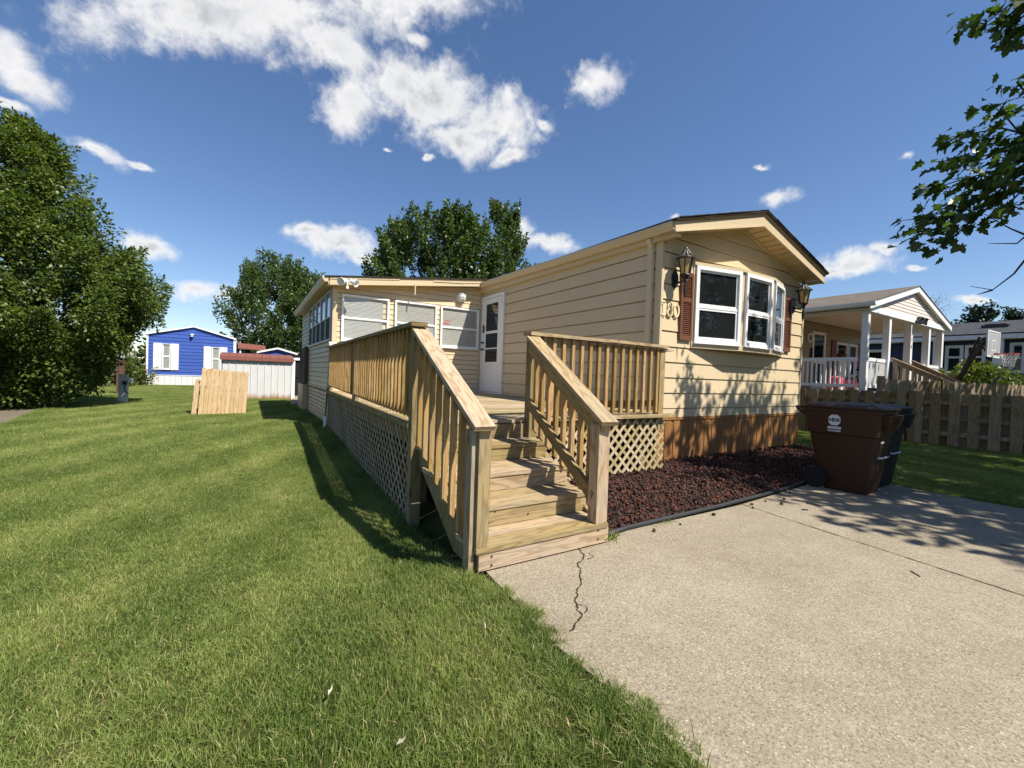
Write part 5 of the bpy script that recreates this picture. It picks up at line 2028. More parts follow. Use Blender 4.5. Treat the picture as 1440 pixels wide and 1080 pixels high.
# utility pedestal, brown post, marker, box
t = thing('utility_pedestal', 'grey metal utility pedestal with meter on the lawn', 'utility pedestal', (-3.5, 18.8, 0))
mb = MB(); mb.box2((-3.60, 18.72, -.02), (-3.37, 18.88, .92)); mb.box2((-3.605, 18.715, .885), (-3.365, 18.885, .925)); mb.box2((-3.607, 18.71, .20), (-3.363, 18.89, .24))
mb.build('cabinet', M['pedestal'], t)
mb = MB(); mb.box2((-3.36, 18.72, .64), (-3.24, 18.84, .80)); mb.build('meter', M['white'], t)
mb = MB(); mb.box2((-3.50, 18.69, .58), (-3.38, 18.718, .70)); mb.tube([(-3.44, 18.70, .6), (-3.43, 18.695, .4), (-3.36, 18.7, .3)], .012); mb.build('conduit', M['hose'], t)
t = thing('wooden_post', 'brown wooden post behind the grey pedestal', 'post', (-4.6, 24.0, 0))
mb = MB(); mb.box2((-4.66, 23.9, -.03), (-4.42, 24.1, 1.45)); mb.build('shaft', M['brownpost'], t)
mb = MB(); mb.lathe((-4.54, 24, 1.47), [(.05, .3), (.11, .26), (.12, .05), (.05, 0)], 10); mb.build('lamp', M['white'], t)
t = thing('pipe_marker', 'short white pipe stub at the edge of the dark foliage', 'pipe', (-5.1, 19.3, 0))
mb = MB(); mb.tube([(-5.09, 19.3, -.02), (-5.09, 19.3, .46)], .055, 10); mb.build('pipe', M['white'], t)
mb = MB(); mb.tube([(-5.09, 19.3, .26), (-5.09, 19.3, .31)], .058, 10); mb.build('band', M['hose'], t)
t = thing('planter_box', 'dark wooden planter box beside the blue home', 'planter', (-6.1, 33.0, 0))
mb = MB()
mb.hexa([(-7.4, 32.6, 0), (-5.9, 32.6, 0), (-5.9, 33.2, 0), (-7.4, 33.2, 0), (-7.5, 32.5, .85), (-5.8, 32.5, .85), (-5.8, 33.3, .85), (-7.5, 33.3, .85)])
for z in (.28, .56):
    mb.box2((-7.5, 32.48, z), (-5.85, 32.54, z + .02))
mb.build('box', M['fence'], t)

# ------------------------------------------------------------------ right-hand fences
def shadowbox(name, label, P0, P1, h, bw, gap, z0=0.0, posts=(), seed=1, group=None):
    t = thing(name, label, 'fence', ((P0[0] + P1[0]) / 2, (P0[1] + P1[1]) / 2, 0), group)
    D = Vector((P1[0] - P0[0], P1[1] - P0[1], 0))
    L = D.length
    D.normalize()
    n = Vector((D.y, -D.x, 0))
    rr = random.Random(seed)
    for face, off in ((0, .045), (1, -.065)):
        mb = MB()
        s = 0.0 if face == 0 else (bw + gap) / 2
        while s < L - bw:
            dogear(mb, Vector((P0[0], P0[1], z0 + rr.uniform(-.01, .01))) + D * s + n * off, D + Vector((0, 0, rr.uniform(-.01, .01))), (rr.uniform(-.01, .01), rr.uniform(-.01, .01), 1), n, bw, h + rr.uniform(-.02, .02), .019)
            s += bw + gap
        mb.build('picket', M['fence'], t)
    mb = MB()
    for z in (.28, h * .52, h - .22):
        a = Vector((P0[0], P0[1], z0 + z)); b = a + D * L
        mb.beam(a, b, .075, .09)
    mb.build('rail', M['fence'], t)
    for s, hh in posts:
        p = Vector((P0[0], P0[1], z0)) + D * s
        mb = MB(); mb.box((p.x, p.y, z0 + hh / 2 - .05), (.13, .13, hh + .1)); mb.build('post', M['fence'], t)
    return t


shadowbox('wooden_fence', 'weathered shadowbox fence on the shaded right lawn', (14.0, 9.5), (14.0, -3.5), 1.225, .185, .135, 0.0, [(.1, 1.2), (2.9, 1.22), (5.75, 1.265), (8.6, 1.25), (11.6, 1.25)], 1, 'weathered wooden fences')
shadowbox('wooden_fence', 'second taller fence running below the neighbour steps', (14.15, 4.45), (23.5, 2.05), 1.53, .24, .02, 0.0, [(.0, 1.62), (2.4, 1.57), (4.8, 1.57), (7.2, 1.57), (9.5, 1.60)], 2, 'weathered wooden fences')

# ------------------------------------------------------------------ neighbour house with the white porch
nh = thing('neighbor_house', 'tan neighbour house with white railed front porch and almond gable', 'house', (19.5, 5.4, 0))
PX0, PX1, PY0, PY1 = 16.0, 23.25, 5.45, 7.95
mb = MB()
lap(mb, (16.2, PY1), (1, 0), (0, -1), 23.05 - 16.2, 1.15, 3.74, .13, .012)
lap(mb, (16.2, 22), (0, -1), (-1, 0), 22 - PY1, 1.15, 3.74, .13, .012)
lap(mb, (23.05, PY1), (0, 1), (1, 0), 22 - PY1, 1.15, 3.74, .13, .012)
mb.build('wall', M['tan'], nh)
mb = MB(); mb.box2((16.2, PY1 + .03, -.02), (23.05, 22, 1.15)); mb.build('skirting', M['white_metal'], nh)
mb = MB(); mb.box2((PX0, PY0 - .02, 1.02), (PX1, PY1, 1.15)); mb.box2((PX0 + .1, PY0 + .1, -.02), (PX1 - .1, PY1, 1.02)); mb.build('porch_floor', M['ramp'], nh)
mb = MB()
xx = PX0 + .1
mb.box2((PX0 + .05, PY0 + .03, 3.76), (PX1, PY1, 3.79))
for q in (6.28, 7.1):
    mb.box2((PX0 + .05, q, 3.745), (PX1, q + .06, 3.761))
mb.build('porch_ceiling', M['ceil'], nh)
gx0, gx1, gax, gz0, gzt = 15.95, 23.3, 19.72, 3.78, 4.74
mb = MB()
lap(mb, (gx0, 5.40), (1, 0), (0, -1), gx1 - gx0, 3.80, 4.76, .115, .014, lim=lambda z: (max(0, (z - 3.80) / .96) * (gax - gx0), (gx1 - gx0) - max(0, (z - 3.80) / .96) * (gx1 - gax)))
mb.build('gable', M['pinkgrey'], nh)
mb = MB()
mb.box2((gx0 + .02, 5.36, 3.62), (gx1 - .02, 5.52, 3.80))
mb.box2((gx0 + .02, 5.523, 3.62), (gx0 + .18, PY1 - .03, 3.80))
mb.box2((gx1 - .18, 5.523, 3.62), (gx1 - .02, PY1 - .03, 3.80))
mb.build('beam', M['white'], nh)
mb = MB()
for (xa, za, xb, zb) in ((15.72, 3.80, gax, 4.82), (23.55, 3.78, gax, 4.82)):
    mb.hexa([(xa, 5.27, za - .14), (xa, 5.31, za - .14), (xa, 5.31, za + .06), (xa, 5.27, za + .06), (xb, 5.27, zb - .14), (xb, 5.31, zb - .14), (xb, 5.31, zb + .06), (xb, 5.27, zb + .06)])
mb.build('fascia', M['white'], nh)
mb = MB()
for (xa, za, xb, zb) in ((15.70, 3.865, gax, 4.885), (23.57, 3.845, gax, 4.885)):
    mb.hexa([(xa, 5.25, za - .02), (xa, 22.3, za - .02), (xa, 22.3, za + .01), (xa, 5.25, za + .01), (xb, 5.25, zb - .02), (xb, 22.3, zb - .02), (xb, 22.3, zb + .01), (xb, 5.25, zb + .01)])
mb.build('roof', M['shingle_tan'], nh)
mb = MB()
mb.hexa([(15.74, 5.312, 3.66), (15.98, 5.312, 3.66), (15.98, 22, 3.66), (15.74, 22, 3.66), (15.74, 5.312, 3.68), (15.98, 5.312, 3.68), (15.98, 22, 3.68), (15.74, 22, 3.68)])
mb.hexa([(gax, 5.312, 4.68), (15.75, 5.312, 3.66), (15.75, 5.312, 3.68), (gax, 5.312, 4.70), (gax, 5.40, 4.68), (15.75, 5.40, 3.66), (15.75, 5.40, 3.68), (gax, 5.40, 4.70)])
mb.hexa([(gax, 5.312, 4.68), (23.5, 5.312, 3.64), (23.5, 5.312, 3.66), (gax, 5.312, 4.70), (gax, 5.40, 4.68), (23.5, 5.40, 3.64), (23.5, 5.40, 3.66), (gax, 5.40, 4.70)])
mb.build('soffit', M['ceil'], nh)
mb = MB()
gutter(mb, 15.58, 15.71, 5.12, 22, lambda yy: 3.86, .13)
mb.build('gutter', M['white'], nh)
ppos = []
for i, (x, wv) in enumerate(((16.10, .165), (17.78, .17), (19.75, .19), (21.60, .19), (23.12, .19))):
    mb = MB()
    mb.box2((x - wv / 2, 5.41, 1.15), (x + wv / 2, 5.41 + wv, 3.62))
    mb.build('porch_post', M['white'], nh)
    if i == 2:
        c = mb
        px_ = x
Mt = lambda z: Matrix.Translation((19.75, 5.4085, z)) @ Matrix(((1, 0, 0, 0), (0, 0, -1, 0), (0, 1, 0, 0), (0, 0, 0, 1)))
pn = decal_text('1', .20, Mt(3.22), M['ink'], 'post_number', nh, .004)
decal_text('7', .20, Mt(3.00), M['ink'], 'digit', pn, .004)
decal_text('4', .20, Mt(2.78), M['ink'], 'digit', pn, .004)
def porch_rail(pa, pb, z0, z1, n, dense=False):
    pa, pb = Vector((pa[0], pa[1], 0)), Vector((pb[0], pb[1], 0))
    mb = MB()
    mb.beam(pa + Vector((0, 0, z1 - .055)), pb + Vector((0, 0, z1 - .055)), .075, .11)
    mb.beam(pa + Vector((0, 0, z0 + .05)), pb + Vector((0, 0, z0 + .05)), .06, .10)
    r_ = mb.build('porch_railing', M['white'], nh)
    b0 = None
    for i in range(n):
        f_ = (i + .5) / n
        p = pa.lerp(pb, f_)
        if b0 is None:
            mb = MB(); mb.box((p.x, p.y, (z0 + z1) / 2 - .005), (.042, .042, z1 - z0 - .21)); b0 = mb.build('picket', M['white'], r_); bp = p.copy()
        else:
            moved_copy(b0, r_, p - bp)
porch_rail((16.10, PY1 - .05), (16.10, 5.66), 1.30, 2.24, 17)
porch_rail((16.24, 5.50), (17.68, 5.50), 1.30, 2.24, 16)
porch_rail((19.86, 5.50), (21.5, 5.50), 1.30, 2.24, 15)
porch_rail((21.7, 5.50), (23.02, 5.50), 1.30, 2.24, 13)
for (a, b, z0, z1) in ((18.42, 19.36, 1.18, 3.34),):
    mb = MB()
    for (xa, xb, za, zb) in ((a - .06, a + .05, z0, z1 + .06), (b - .05, b + .06, z0, z1 + .06), (a + .05, b - .05, z1 - .05, z1 + .06), (a + .05, b - .05, 2.18, 2.30), (a + .05, b - .05, z0, z0 + .25)):
        mb.box2((xa, PY1 - .06, za), (xb, PY1 - .015, zb))
    d = mb.build('door', M['white'], nh)
    mb = MB(); mb.poly([(a + .05, PY1 - .03, z0 + .2), (b - .05, PY1 - .03, z0 + .2), (b - .05, PY1 - .03, z1), (a + .05, PY1 - .03, z1)]); mb.build('pane', M['pane'], d)
    mb = MB(); mb.box2((a - .14, PY1 - .08, 2.35), (a - .09, PY1 - .02, 2.75)); mb.build('handle', M['black'], d)
for (a, b) in ((20.45, 21.45), (21.55, 22.42)):
    sash_window(nh, (a, PY1 - .015), (b, PY1 - .015), 1.75, 3.12, (0, -1), .06, .045, ('pane', 'pane'), .5)
for (a, b) in ((20.0, 20.38), (22.5, 22.76), (16.6, 16.95)):
    mb = MB(); mb.box2((a, PY1 - .05, 1.70), (b, PY1 - .014, 3.18)); mb.build('shutter', M['red_shutter'], nh)
t = thing('porch_wreath', 'small dark wreath hanging beside the neighbour door', 'wreath', (18.15, PY1 - .05, 3.1))
mb = MB()
mb.tube([(18.15 + .16 * math.cos(a), PY1 - .05, 3.12 + .16 * math.sin(a)) for a in [2 * math.pi * k / 16 for k in range(17)]], .035, 6)
mb.build('ring', M['white_metal'], t)
t = thing('porch_floodlight', 'dark twin floodlight on the gable beam of the white porch', 'floodlight', (20.1, 5.3, 3.68))
mb = MB(); mb.box2((19.95, 5.28, 3.70), (20.25, 5.36, 3.84)); mb.build('mount', M['black'], t)
for x in (19.9, 20.3):
    mb = MB(); mb.lathe((x, 5.24, 3.70), [(.05, .12), (.06, .05), (.13, -.06), (.11, -.09), (.0, -.08)], 10, Matrix.Rotation(R(35), 3, 'X')); mb.build('lamp_head', M['black'], t)
# things on the porch
t = thing('ride_on_toy', 'pink plastic ride-on toy on the white porch', 'toy', (17.1, 6.6, 1.15))
mb = MB()
loft(mb, [rrect(17.1, 6.6, .28, .18, .08, 1.27), rrect(17.1, 6.6, .32, .22, .1, 1.42), rrect(17.05, 6.6, .22, .18, .08, 1.60), rrect(16.98, 6.6, .10, .14, .05, 1.66)])
mb.build('body', M['toy_red'], t, True)
for (x, y) in ((16.9, 6.38), (17.3, 6.38), (16.9, 6.82), (17.3, 6.82)):
    mb = MB(); mb.lathe((x, y, 1.25), [(.0, -.03), (.10, -.03), (.10, .03), (.0, .03)], 12, Matrix.Rotation(R(90), 3, 'X')); mb.build('wheel', M['white'], t)
t = thing('ride_on_toy', 'smaller pink and white toy nearer the porch corner', 'toy', (16.9, 6.0, 1.15))
mb = MB(); loft(mb, [rrect(16.8, 6.05, .14, .12, .05, 1.28), rrect(16.8, 6.05, .17, .15, .07, 1.38), rrect(16.8, 6.05, .12, .12, .05, 1.54)]); mb.build('body', M['toy_red'], t, True)
for y in (5.92, 6.18):
    mb = MB(); mb.lathe((16.8, y, 1.24), [(.0, -.02), (.09, -.02), (.09, .02), (.0, .02)], 12, Matrix.Rotation(R(90), 3, 'X')); mb.build('wheel', M['white'], t)
t = thing('bicycle', 'dark bicycle leaning at the wall corner of the white porch', 'bicycle', (21.9, 7.5, 1.15))
for x in (21.2, 22.15):
    mb = MB(); mb.tube([(x + .30 * math.cos(a), 7.5, 1.46 + .30 * math.sin(a)) for a in [2 * math.pi * k / 20 for k in range(21)]], .022, 6); mb.build('wheel', M['rubber'], t)
mb = MB()
for a, b in (((21.2, 7.5, 1.46), (21.45, 7.5, 1.95)), ((21.45, 7.5, 1.95), (22.0, 7.5, 1.95)), ((21.45, 7.5, 1.95), (21.65, 7.5, 1.46)), ((21.65, 7.5, 1.46), (22.0, 7.5, 1.92)), ((22.15, 7.5, 1.46), (21.98, 7.5, 2.1)), ((21.2, 7.5, 1.46), (21.65, 7.5, 1.46))):
    mb.tube([a, b], .02, 6)
mb.build('frame', M['galv'], t)
mb = MB(); mb.tube([(21.95, 7.3, 2.15), (21.98, 7.5, 2.1), (21.95, 7.7, 2.15)], .016, 6); mb.box2((21.36, 7.45, 2.0), (21.6, 7.55, 2.06)); mb.build('handlebar', M['rubber'], t)
t = thing('plant_pot', 'dark potted plant on a white stand beside the red shutter', 'plant pot', (19.8, 7.5, 1.15))
mb = MB(); mb.lathe((19.85, 7.5, 1.15), [(.14, 0), (.14, 1.2), (.18, 1.22)], 10); mb.build('stand', M['white'], t)
mb = MB(); mb.lathe((19.85, 7.5, 2.37), [(.12, 0), (.18, .2), (.2, .22)], 10); mb.build('pot', M['brownpost'], t)
# steps with brown rails
rp = thing('porch_steps', 'brown wooden steps with two sloping picket handrails down from the white porch', 'steps', (18.7, 4.5, 0))
def step_rail(x, ya, yb, za, zb):
    mb = MB()
    mb.beam((x, ya, za), (x, yb, zb), .15, .045)
    mb.beam((x, ya, za - .09), (x, yb, zb - .09), .04, .12)
    mb.beam((x, ya, za - .85), (x, yb, zb - .85), .04, .14)
    r_ = mb.build('handrail', M['ramp'], rp)
    n = int(abs(ya - yb) / .15)
    for i in range(n):
        f_ = (i + .5) / n
        y, z = ya + (yb - ya) * f_, za + (zb - za) * f_
        w = .13 if i % 5 == 0 else .06
        mb = MB(); mb.box2((x - .03, y - w / 2, z - .95), (x + .03, y + w / 2, z - .08)); mb.build('picket', M['ramp'], r_)
step_rail(17.95, 5.36, 3.86, 2.28, 1.47)
step_rail(19.70, 5.36, 3.85, 2.29, 1.40)
for i in range(6):
    mb = MB(); mb.box2((17.99, 5.36 - (i + 1) * .27, 1.0 - (i + 1) * .16), (19.66, 5.36 - i * .27, 1.04 - (i + 1) * .16)); mb.build('tread', M['ramp'], rp)

# ------------------------------------------------------------------ dark blue house behind
dh = thing('dark_blue_house', 'dark blue house with grey shingle roof behind the basketball hoop', 'house', (30.3, 4, 0))
WX = 30.0
mb = MB()
lap(mb, (WX, 15.0), (0, -1), (-1, 0), 24.0, .5, 3.72, .17, .014)
mb.box2((WX + .02, -9, 0), (WX + 8, 15, 3.7))
mb.build('wall', M['navy'], dh)
mb = MB()
mb.hexa([(WX - .55, -9.4, 3.98), (WX - .55, 15.4, 3.98), (WX - .55, 15.4, 4.04), (WX - .55, -9.4, 4.04), (WX + 3.2, -9.4, 4.94), (WX + 3.2, 15.4, 4.94), (WX + 3.2, 15.4, 5.0), (WX + 3.2, -9.4, 5.0)])
mb.hexa([(WX + 8.2, -9.4, 3.6), (WX + 8.2, 15.4, 3.6), (WX + 8.2, 15.4, 3.66), (WX + 8.2, -9.4, 3.66), (WX + 3.2, -9.4, 4.94), (WX + 3.2, 15.4, 4.94), (WX + 3.2, 15.4, 5.0), (WX + 3.2, -9.4, 5.0)])
droof = mb.build('roof', M['shingle_grey'], dh)
mb = MB(); mb.box2((31.0, 5.0, 4.40), (31.5, 5.9, 4.58)); mb.box2((31.1, 5.1, 4.585), (31.4, 5.8, 4.64)); mb.build('roof_vent', M['black'], droof)
mb = MB(); mb.box2((WX - .56, -9.4, 3.78), (WX - .50, 15.4, 3.975)); mb.box2((WX - .495, -9.4, 3.76), (WX - .01, 15.4, 3.78)); mb.build('fascia', M['white'], dh)
mb = MB()
for y in (7.1, 5.05, 4.02):
    mb.box2((WX - .45, y - .16, .4), (WX - .15, y + .16, 3.76))
mb.build('column', M['white'], dh)
sash_window(dh, (WX - .02, 10.6), (WX - .02, 9.3), 2.35, 3.45, (-1, 0), .12, .06, ('pane', 'pane'), .5)
w = sash_window(dh, (WX - .02, 6.9), (WX - .02, 6.25), 2.0, 3.55, (-1, 0), .1, .06, ('pane', 'pane'), .62)
sash_window(dh, (WX - .02, 6.2), (WX - .02, 5.5), 2.0, 3.55, (-1, 0), .1, .06, ('pane', 'pane'), .62)
sash_window(dh, (WX - .02, 4.75), (WX - .02, 4.25), 2.2, 3.6, (-1, 0), .1, .06, ('pane', 'pane'), .5)
mb = MB(); mb.box2((WX - .12, 8.9, 2.75), (WX - .02, 9.05, 3.0)); mb.build('meter_box', M['white'], dh)

# ------------------------------------------------------------------ basketball hoop
hp_ = thing('basketball_hoop', 'slanted black basketball hoop with clear backboard and orange rim', 'basketball hoop', (20.0, 4.3, 0))
mb = MB()
mb.beam((20.3, 4.75, .6), (20.0, 3.76, 2.90), .10, .10)
mb.box2((20.2, 4.6, -.02), (20.5, 5.0, .62))
mb.build('pole', M['black'], hp_)
mb = MB()
mb.tube([(20.12, 4.18, 2.05), (20.03, 3.84, 3.05)], .03)
mb.tube([(20.03, 3.84, 3.05), (20.0, 3.66, 2.92)], .035)
mb.tube([(20.0, 3.80, 2.80), (20.0, 3.64, 2.55)], .03)
mb.tube([(20.0, 3.74, 3.0), (20.0, 3.62, 2.98)], .05)
mb.tube([(20.0, 3.76, 2.86), (20.0, 3.60, 2.70)], .05)
mb.build('arm', M['black'], hp_)
mb = MB()
bd = Vector((1.0, -.035, 0)).normalized()
bn = Vector((-bd.y, bd.x, 0))
c = Vector((20.22, 3.56, 2.82))
def bar(a, b, za, zb, o0, o1, mbx):
    P = [c + bd * a + bn * o0, c + bd * b + bn * o0, c + bd * b + bn * o1, c + bd * a + bn * o1]
    mbx.hexa([(p.x, p.y, za) for p in P] + [(p.x, p.y, zb) for p in P])
bar(-.60, .60, 2.44, 3.20, -.012, .012, mb)
bk = mb.build('backboard', M['board'], hp_)
mb = MB()
for (a, b, za, zb) in ((-.64, -.60, 2.40, 3.24), (.60, .64, 2.40, 3.24), (-.60, .60, 3.20, 3.24), (-.60, .60, 2.40, 2.44)):
    bar(a, b, za, zb, -.02, .02, mb)
for (a, b, za, zb) in ((-.2, -.17, 2.60, 2.95), (.17, .2, 2.60, 2.95), (-.17, .17, 2.92, 2.95), (-.17, .17, 2.60, 2.63)):
    bar(a, b, za, zb, -.016, -.0125, mb)
mb.build('board_frame', M['white'], bk)
mb = MB()
rc = c - bn * .36 + Vector((0, 0, -.30))
rc = Vector((20.10, 3.19, 2.49))
mb.tube([rc + Vector((.22 * math.cos(a), .22 * math.sin(a), 0)) for a in [2 * math.pi * k / 24 for k in range(25)]], .014, 6)
mb.beam((20.12, 3.50, 2.50), (20.11, 3.40, 2.50), .18, .05)
mb.build('rim', M['rim'], hp_)
mb = MB()
for k in range(14):
    a = 2 * math.pi * k / 14
    for sg in (1, -1):
        pts = []
        for q in range(6):
            f_ = q / 5
            rr_ = .21 - .10 * math.sin(f_ * 1.45)
            aa = a + sg * f_ * .9
            pts.append(rc + Vector((rr_ * math.cos(aa), rr_ * math.sin(aa), -.40 * f_)))
        mb.tube(pts, .0065, 4)
mb.build('net', M['net'], hp_)

# ------------------------------------------------------------------ vegetation
DIAMOND = [(0, 0), (.30, .26), (.62, .24), (1, 0), (.62, -.24), (.30, -.26)]
MAPLE = [(0, 0), (.10, .16), (.02, .42), (.26, .30), (.42, .52), (.52, .24), (.70, .26), (1.0, 0), (.70, -.26), (.52, -.24), (.42, -.52), (.26, -.30), (.02, -.42), (.10, -.16)]
NEEDLE = [(0, -.05), (1, -.03), (1, .03), (0, .05)]


def leaf_mesh(name, C, T, N, size, tmpl, mat, parent, fold=0.25):
    """one mesh of many small leaves: C centres, T leaf directions, N leaf normals"""
    C, T, N = np.asarray(C, float), np.asarray(T, float), np.asarray(N, float)
    n = len(C)
    T /= np.linalg.norm(T, axis=1, keepdims=True) + 1e-9
    N -= T * np.sum(N * T, axis=1, keepdims=True)
    N /= np.linalg.norm(N, axis=1, keepdims=True) + 1e-9
    B = np.cross(N, T)
    s = np.reshape(size, (-1, 1)) * rng.uniform(.65, 1.3, (n, 1))
    k = len(tmpl)
    V = np.empty((n, k, 3))
    for i, (u, v) in enumerate(tmpl):
        V[:, i] = C + (T * u + B * v + N * (fold * abs(v) - .18 * u * u)) * s
    me = bpy.data.meshes.new(name)
    me.vertices.add(n * k)
    me.vertices.foreach_set('co', V.astype(np.float32).ravel())
    me.loops.add(n * k)
    me.loops.foreach_set('vertex_index', np.arange(n * k, dtype=np.int32))
    me.polygons.add(n)
    me.polygons.foreach_set('loop_start', np.arange(0, n * k, k, dtype=np.int32))
    me.polygons.foreach_set('loop_total', np.full(n, k, dtype=np.int32))
    at = me.attributes.new('rnd', 'FLOAT', 'FACE')
    at.data.foreach_set('value', rng.random(n).astype(np.float32))
    me.materials.append(mat)
    me.update(calc_edges=True)
    o = bpy.data.objects.new(name, me)
    put(o, parent)
    return o


def clump_leaves(clumps, count, up=.55):
    """clumps: (centre, radius, direction, stretch, weight) -> leaf centres, directions, normals"""
    W = np.array([c[4] for c in clumps], float)
    W /= W.sum()
    pick = rng.choice(len(clumps), count, p=W)
    cen = np.array([c[0] for c in clumps], float)[pick]
    rad = np.array([c[1] for c in clumps], float)[pick][:, None]
    dr = np.array([c[2] for c in clumps], float)
    dr /= np.linalg.norm(dr, axis=1, keepdims=True) + 1e-9
    dr = dr[pick]
    st = np.array([c[3] for c in clumps], float)[pick][:, None]
    d = rng.normal(0, 1, (count, 3))
    d /= np.linalg.norm(d, axis=1, keepdims=True)
    r = rng.random((count, 1)) ** .45
    off = d * r
    along = np.sum(off * dr, axis=1, keepdims=True)
    # clumps taper to a point along their direction
    tap = np.clip(1.0 - .55 * along, .25, 1.6)
    off = (off - dr * along) * tap + dr * along * st
    P = cen + off * rad
    T = d * .8 + dr * .5 + rng.normal(0, .5, (count, 3)) + np.array([0, 0, -.35])
    N = rng.normal(0, .55, (count, 3)) + d * .35 + np.array([0, 0, up])
    return P, T, N


def envelope_clumps(center, prof, n, rmin, rmax, stretch, upness, squash=(1, 1), inner=.45, seed=0, lobes=5, lob=.22):
    """clumps standing on (and a few inside) a turned outline prof: (z, radius)"""
    r = random.Random(seed)
    out = []
    zs = [p[0] for p in prof]
    ph = r.uniform(0, 6.28)
    for _ in range(n):
        for _t in range(40):
            z = r.uniform(zs[0], zs[-1])
            for (z0, r0), (z1, r1) in zip(prof[:-1], prof[1:]):
                if z0 <= z <= z1:
                    R0 = r0 + (r1 - r0) * (z - z0) / (z1 - z0)
            if r.random() < R0 / max(p[1] for p in prof) + .12: break
        a = r.uniform(0, 6.283)
        rr_ = R0 * (1 + lob * math.sin(lobes * a + ph + z * 1.7) * math.sin(z * 2.3 + a) + r.uniform(-.10, .10))
        q = 1.0 if r.random() > inner else r.uniform(.25, .9)
        x, y = math.cos(a) * rr_ * q * squash[0], math.sin(a) * rr_ * q * squash[1]
        cr = r.uniform(rmin, rmax)
        out.append(((center[0] + x, center[1] + y, z), cr, (math.cos(a) * (1 - upness) + r.uniform(-.25, .25), math.sin(a) * (1 - upness) + r.uniform(-.25, .25), upness + r.uniform(-.1, .3)), stretch * r.uniform(.8, 1.3), cr * cr))
    return out


def limbs(mb, base, top_z, prof, n, r0, seed, center):
    """tapered trunk with boughs reaching into the crown"""
    r = random.Random(seed)
    b = Vector(base)
    trunk = [b, b + Vector((r.uniform(-.1, .1), r.uniform(-.1, .1), (top_z - b.z) * .3)), Vector((center[0], center[1], b.z + (top_z - b.z) * .65)), Vector((center[0] + r.uniform(-.2, .2), center[1], top_z))]
    mb.tube(trunk, [r0 * 1.25, r0 * .85, r0 * .45, r0 * .08], 10)
    for i in range(n):
        f_ = .22 + .6 * i / n
        z = b.z + (top_z - b.z) * f_
        p = b.lerp(Vector((center[0], center[1], top_z)), f_)
        a = r.uniform(0, 6.28) if n > 6 else i * 2.4
        zz = min(top_z * .97, z + r.uniform(.6, 1.6))
        R0 = 1.0
        for (z0, ra), (z1, rb) in zip(prof[:-1], prof[1:]):
            if z0 <= zz <= z1: R0 = ra + (rb - ra) * (zz - z0) / (z1 - z0)
        e = Vector((center[0] + math.cos(a) * R0 * .9, center[1] + math.sin(a) * R0 * .9, zz))
        m = p.lerp(e, .5) + Vector((0, 0, r.uniform(-.1, .25)))
        mb.tube([p, m, e], [r0 * .45 * (1 - f_ * .5), r0 * .22, r0 * .05], 6)


# big leafy tree at the left edge of the lawn
t = thing('pear_tree', 'big dense broadleaf tree with foliage down to the grass at the left', 'tree', (-5.3, 17.2, 0))
prof = [(.25, 1.25), (1.0, 1.35), (2.0, 2.1), (3.0, 2.6), (3.9, 2.3), (4.8, 1.7), (5.7, 1.25), (6.6, .85), (7.3, .4), (7.7, .1)]
mb = MB(); limbs(mb, (-5.4, 17.2, -.05), 7.3, prof, 16, .26, 3, (-5.35, 17.2)); mb.build('trunk', M['bark'], t, True)
cl = envelope_clumps((-5.35, 17.2), prof, 560, .24, .44, 1.3, .5, (1, .95), .28, 5)
cl += envelope_clumps((-3.25, 17.6), [(2.3, .5), (3.0, .95), (3.8, .75), (4.5, .2)], 46, .22, .36, 1.3, .5, (1, 1), .25, 8)
cl += envelope_clumps((-7.6, 15.6), [(.1, 1.6), (1.0, 2.2), (2.2, 2.0), (3.6, 1.2)], 90, .28, .5, 1.2, .3, (1.2, 1), .3, 9)
P, T, N = clump_leaves(cl, 170000, .6)
leaf_mesh('crown', P, T, N, .092, DIAMOND, M['leaf_pear'], t)

# pale maple between the blue home and the sunroom
t = thing('maple_tree', 'green maple rising behind the white shed', 'tree', (2.7, 48, 0), 'maples behind the sunroom')
prof = [(.9, 2.4), (3.0, 3.8), (5.5, 4.2), (7.9, 3.8), (10.0, 2.8), (11.4, 1.6), (12.2, .7)]
mb = MB(); limbs(mb, (2.7, 48.3, -.05), 12.0, prof, 12, .34, 13, (2.7, 48.3)); mb.build('trunk', M['bark'], t, True)
cl = envelope_clumps((2.7, 48.3), prof, 270, .34, .60, 2.5, .62, (1, 1), .30, 15, 4, .22)
P, T, N = clump_leaves(cl, 60000, .5)
leaf_mesh('crown', P, T, N, .22, DIAMOND, M['leaf_far'], t)

# two maples over the sunroom roof
t = thing('maple_tree', 'larger dark green maple with upright shoots above the sunroom roof', 'tree', (9.0, 22, 0), 'maples behind the sunroom')
prof = [(2.0, 1.8), (4.2, 3.0), (6.2, 3.35), (7.6, 3.0), (8.8, 2.1), (9.6, 1.2), (10.0, .6)]
mb = MB(); limbs(mb, (9.0, 22.3, -.05), 9.6, prof, 14, .28, 23, (9.0, 22.3)); mb.build('trunk', M['bark'], t, True)
cl = envelope_clumps((9.0, 22.3), prof, 300, .20, .35, 3.1, .70, (1, 1), .30, 25, 5, .22)
P, T, N = clump_leaves(cl, 70000, .5)
leaf_mesh('crown', P, T, N, .165, DIAMOND, M['leaf_far'], t)
t = thing('maple_tree', 'narrow maple right of the larger maple above the cream side wall', 'tree', (12.6, 22.4, 0), 'maples behind the sunroom')
prof = [(3.0, 1.6), (5.5, 2.2), (7.5, 2.1), (9.2, 1.4), (10.4, .8), (11.3, .3)]
mb = MB(); limbs(mb, (12.6, 22.4, -.05), 10.6, prof, 10, .2, 33, (12.6, 22.4)); mb.build('trunk', M['bark'], t, True)
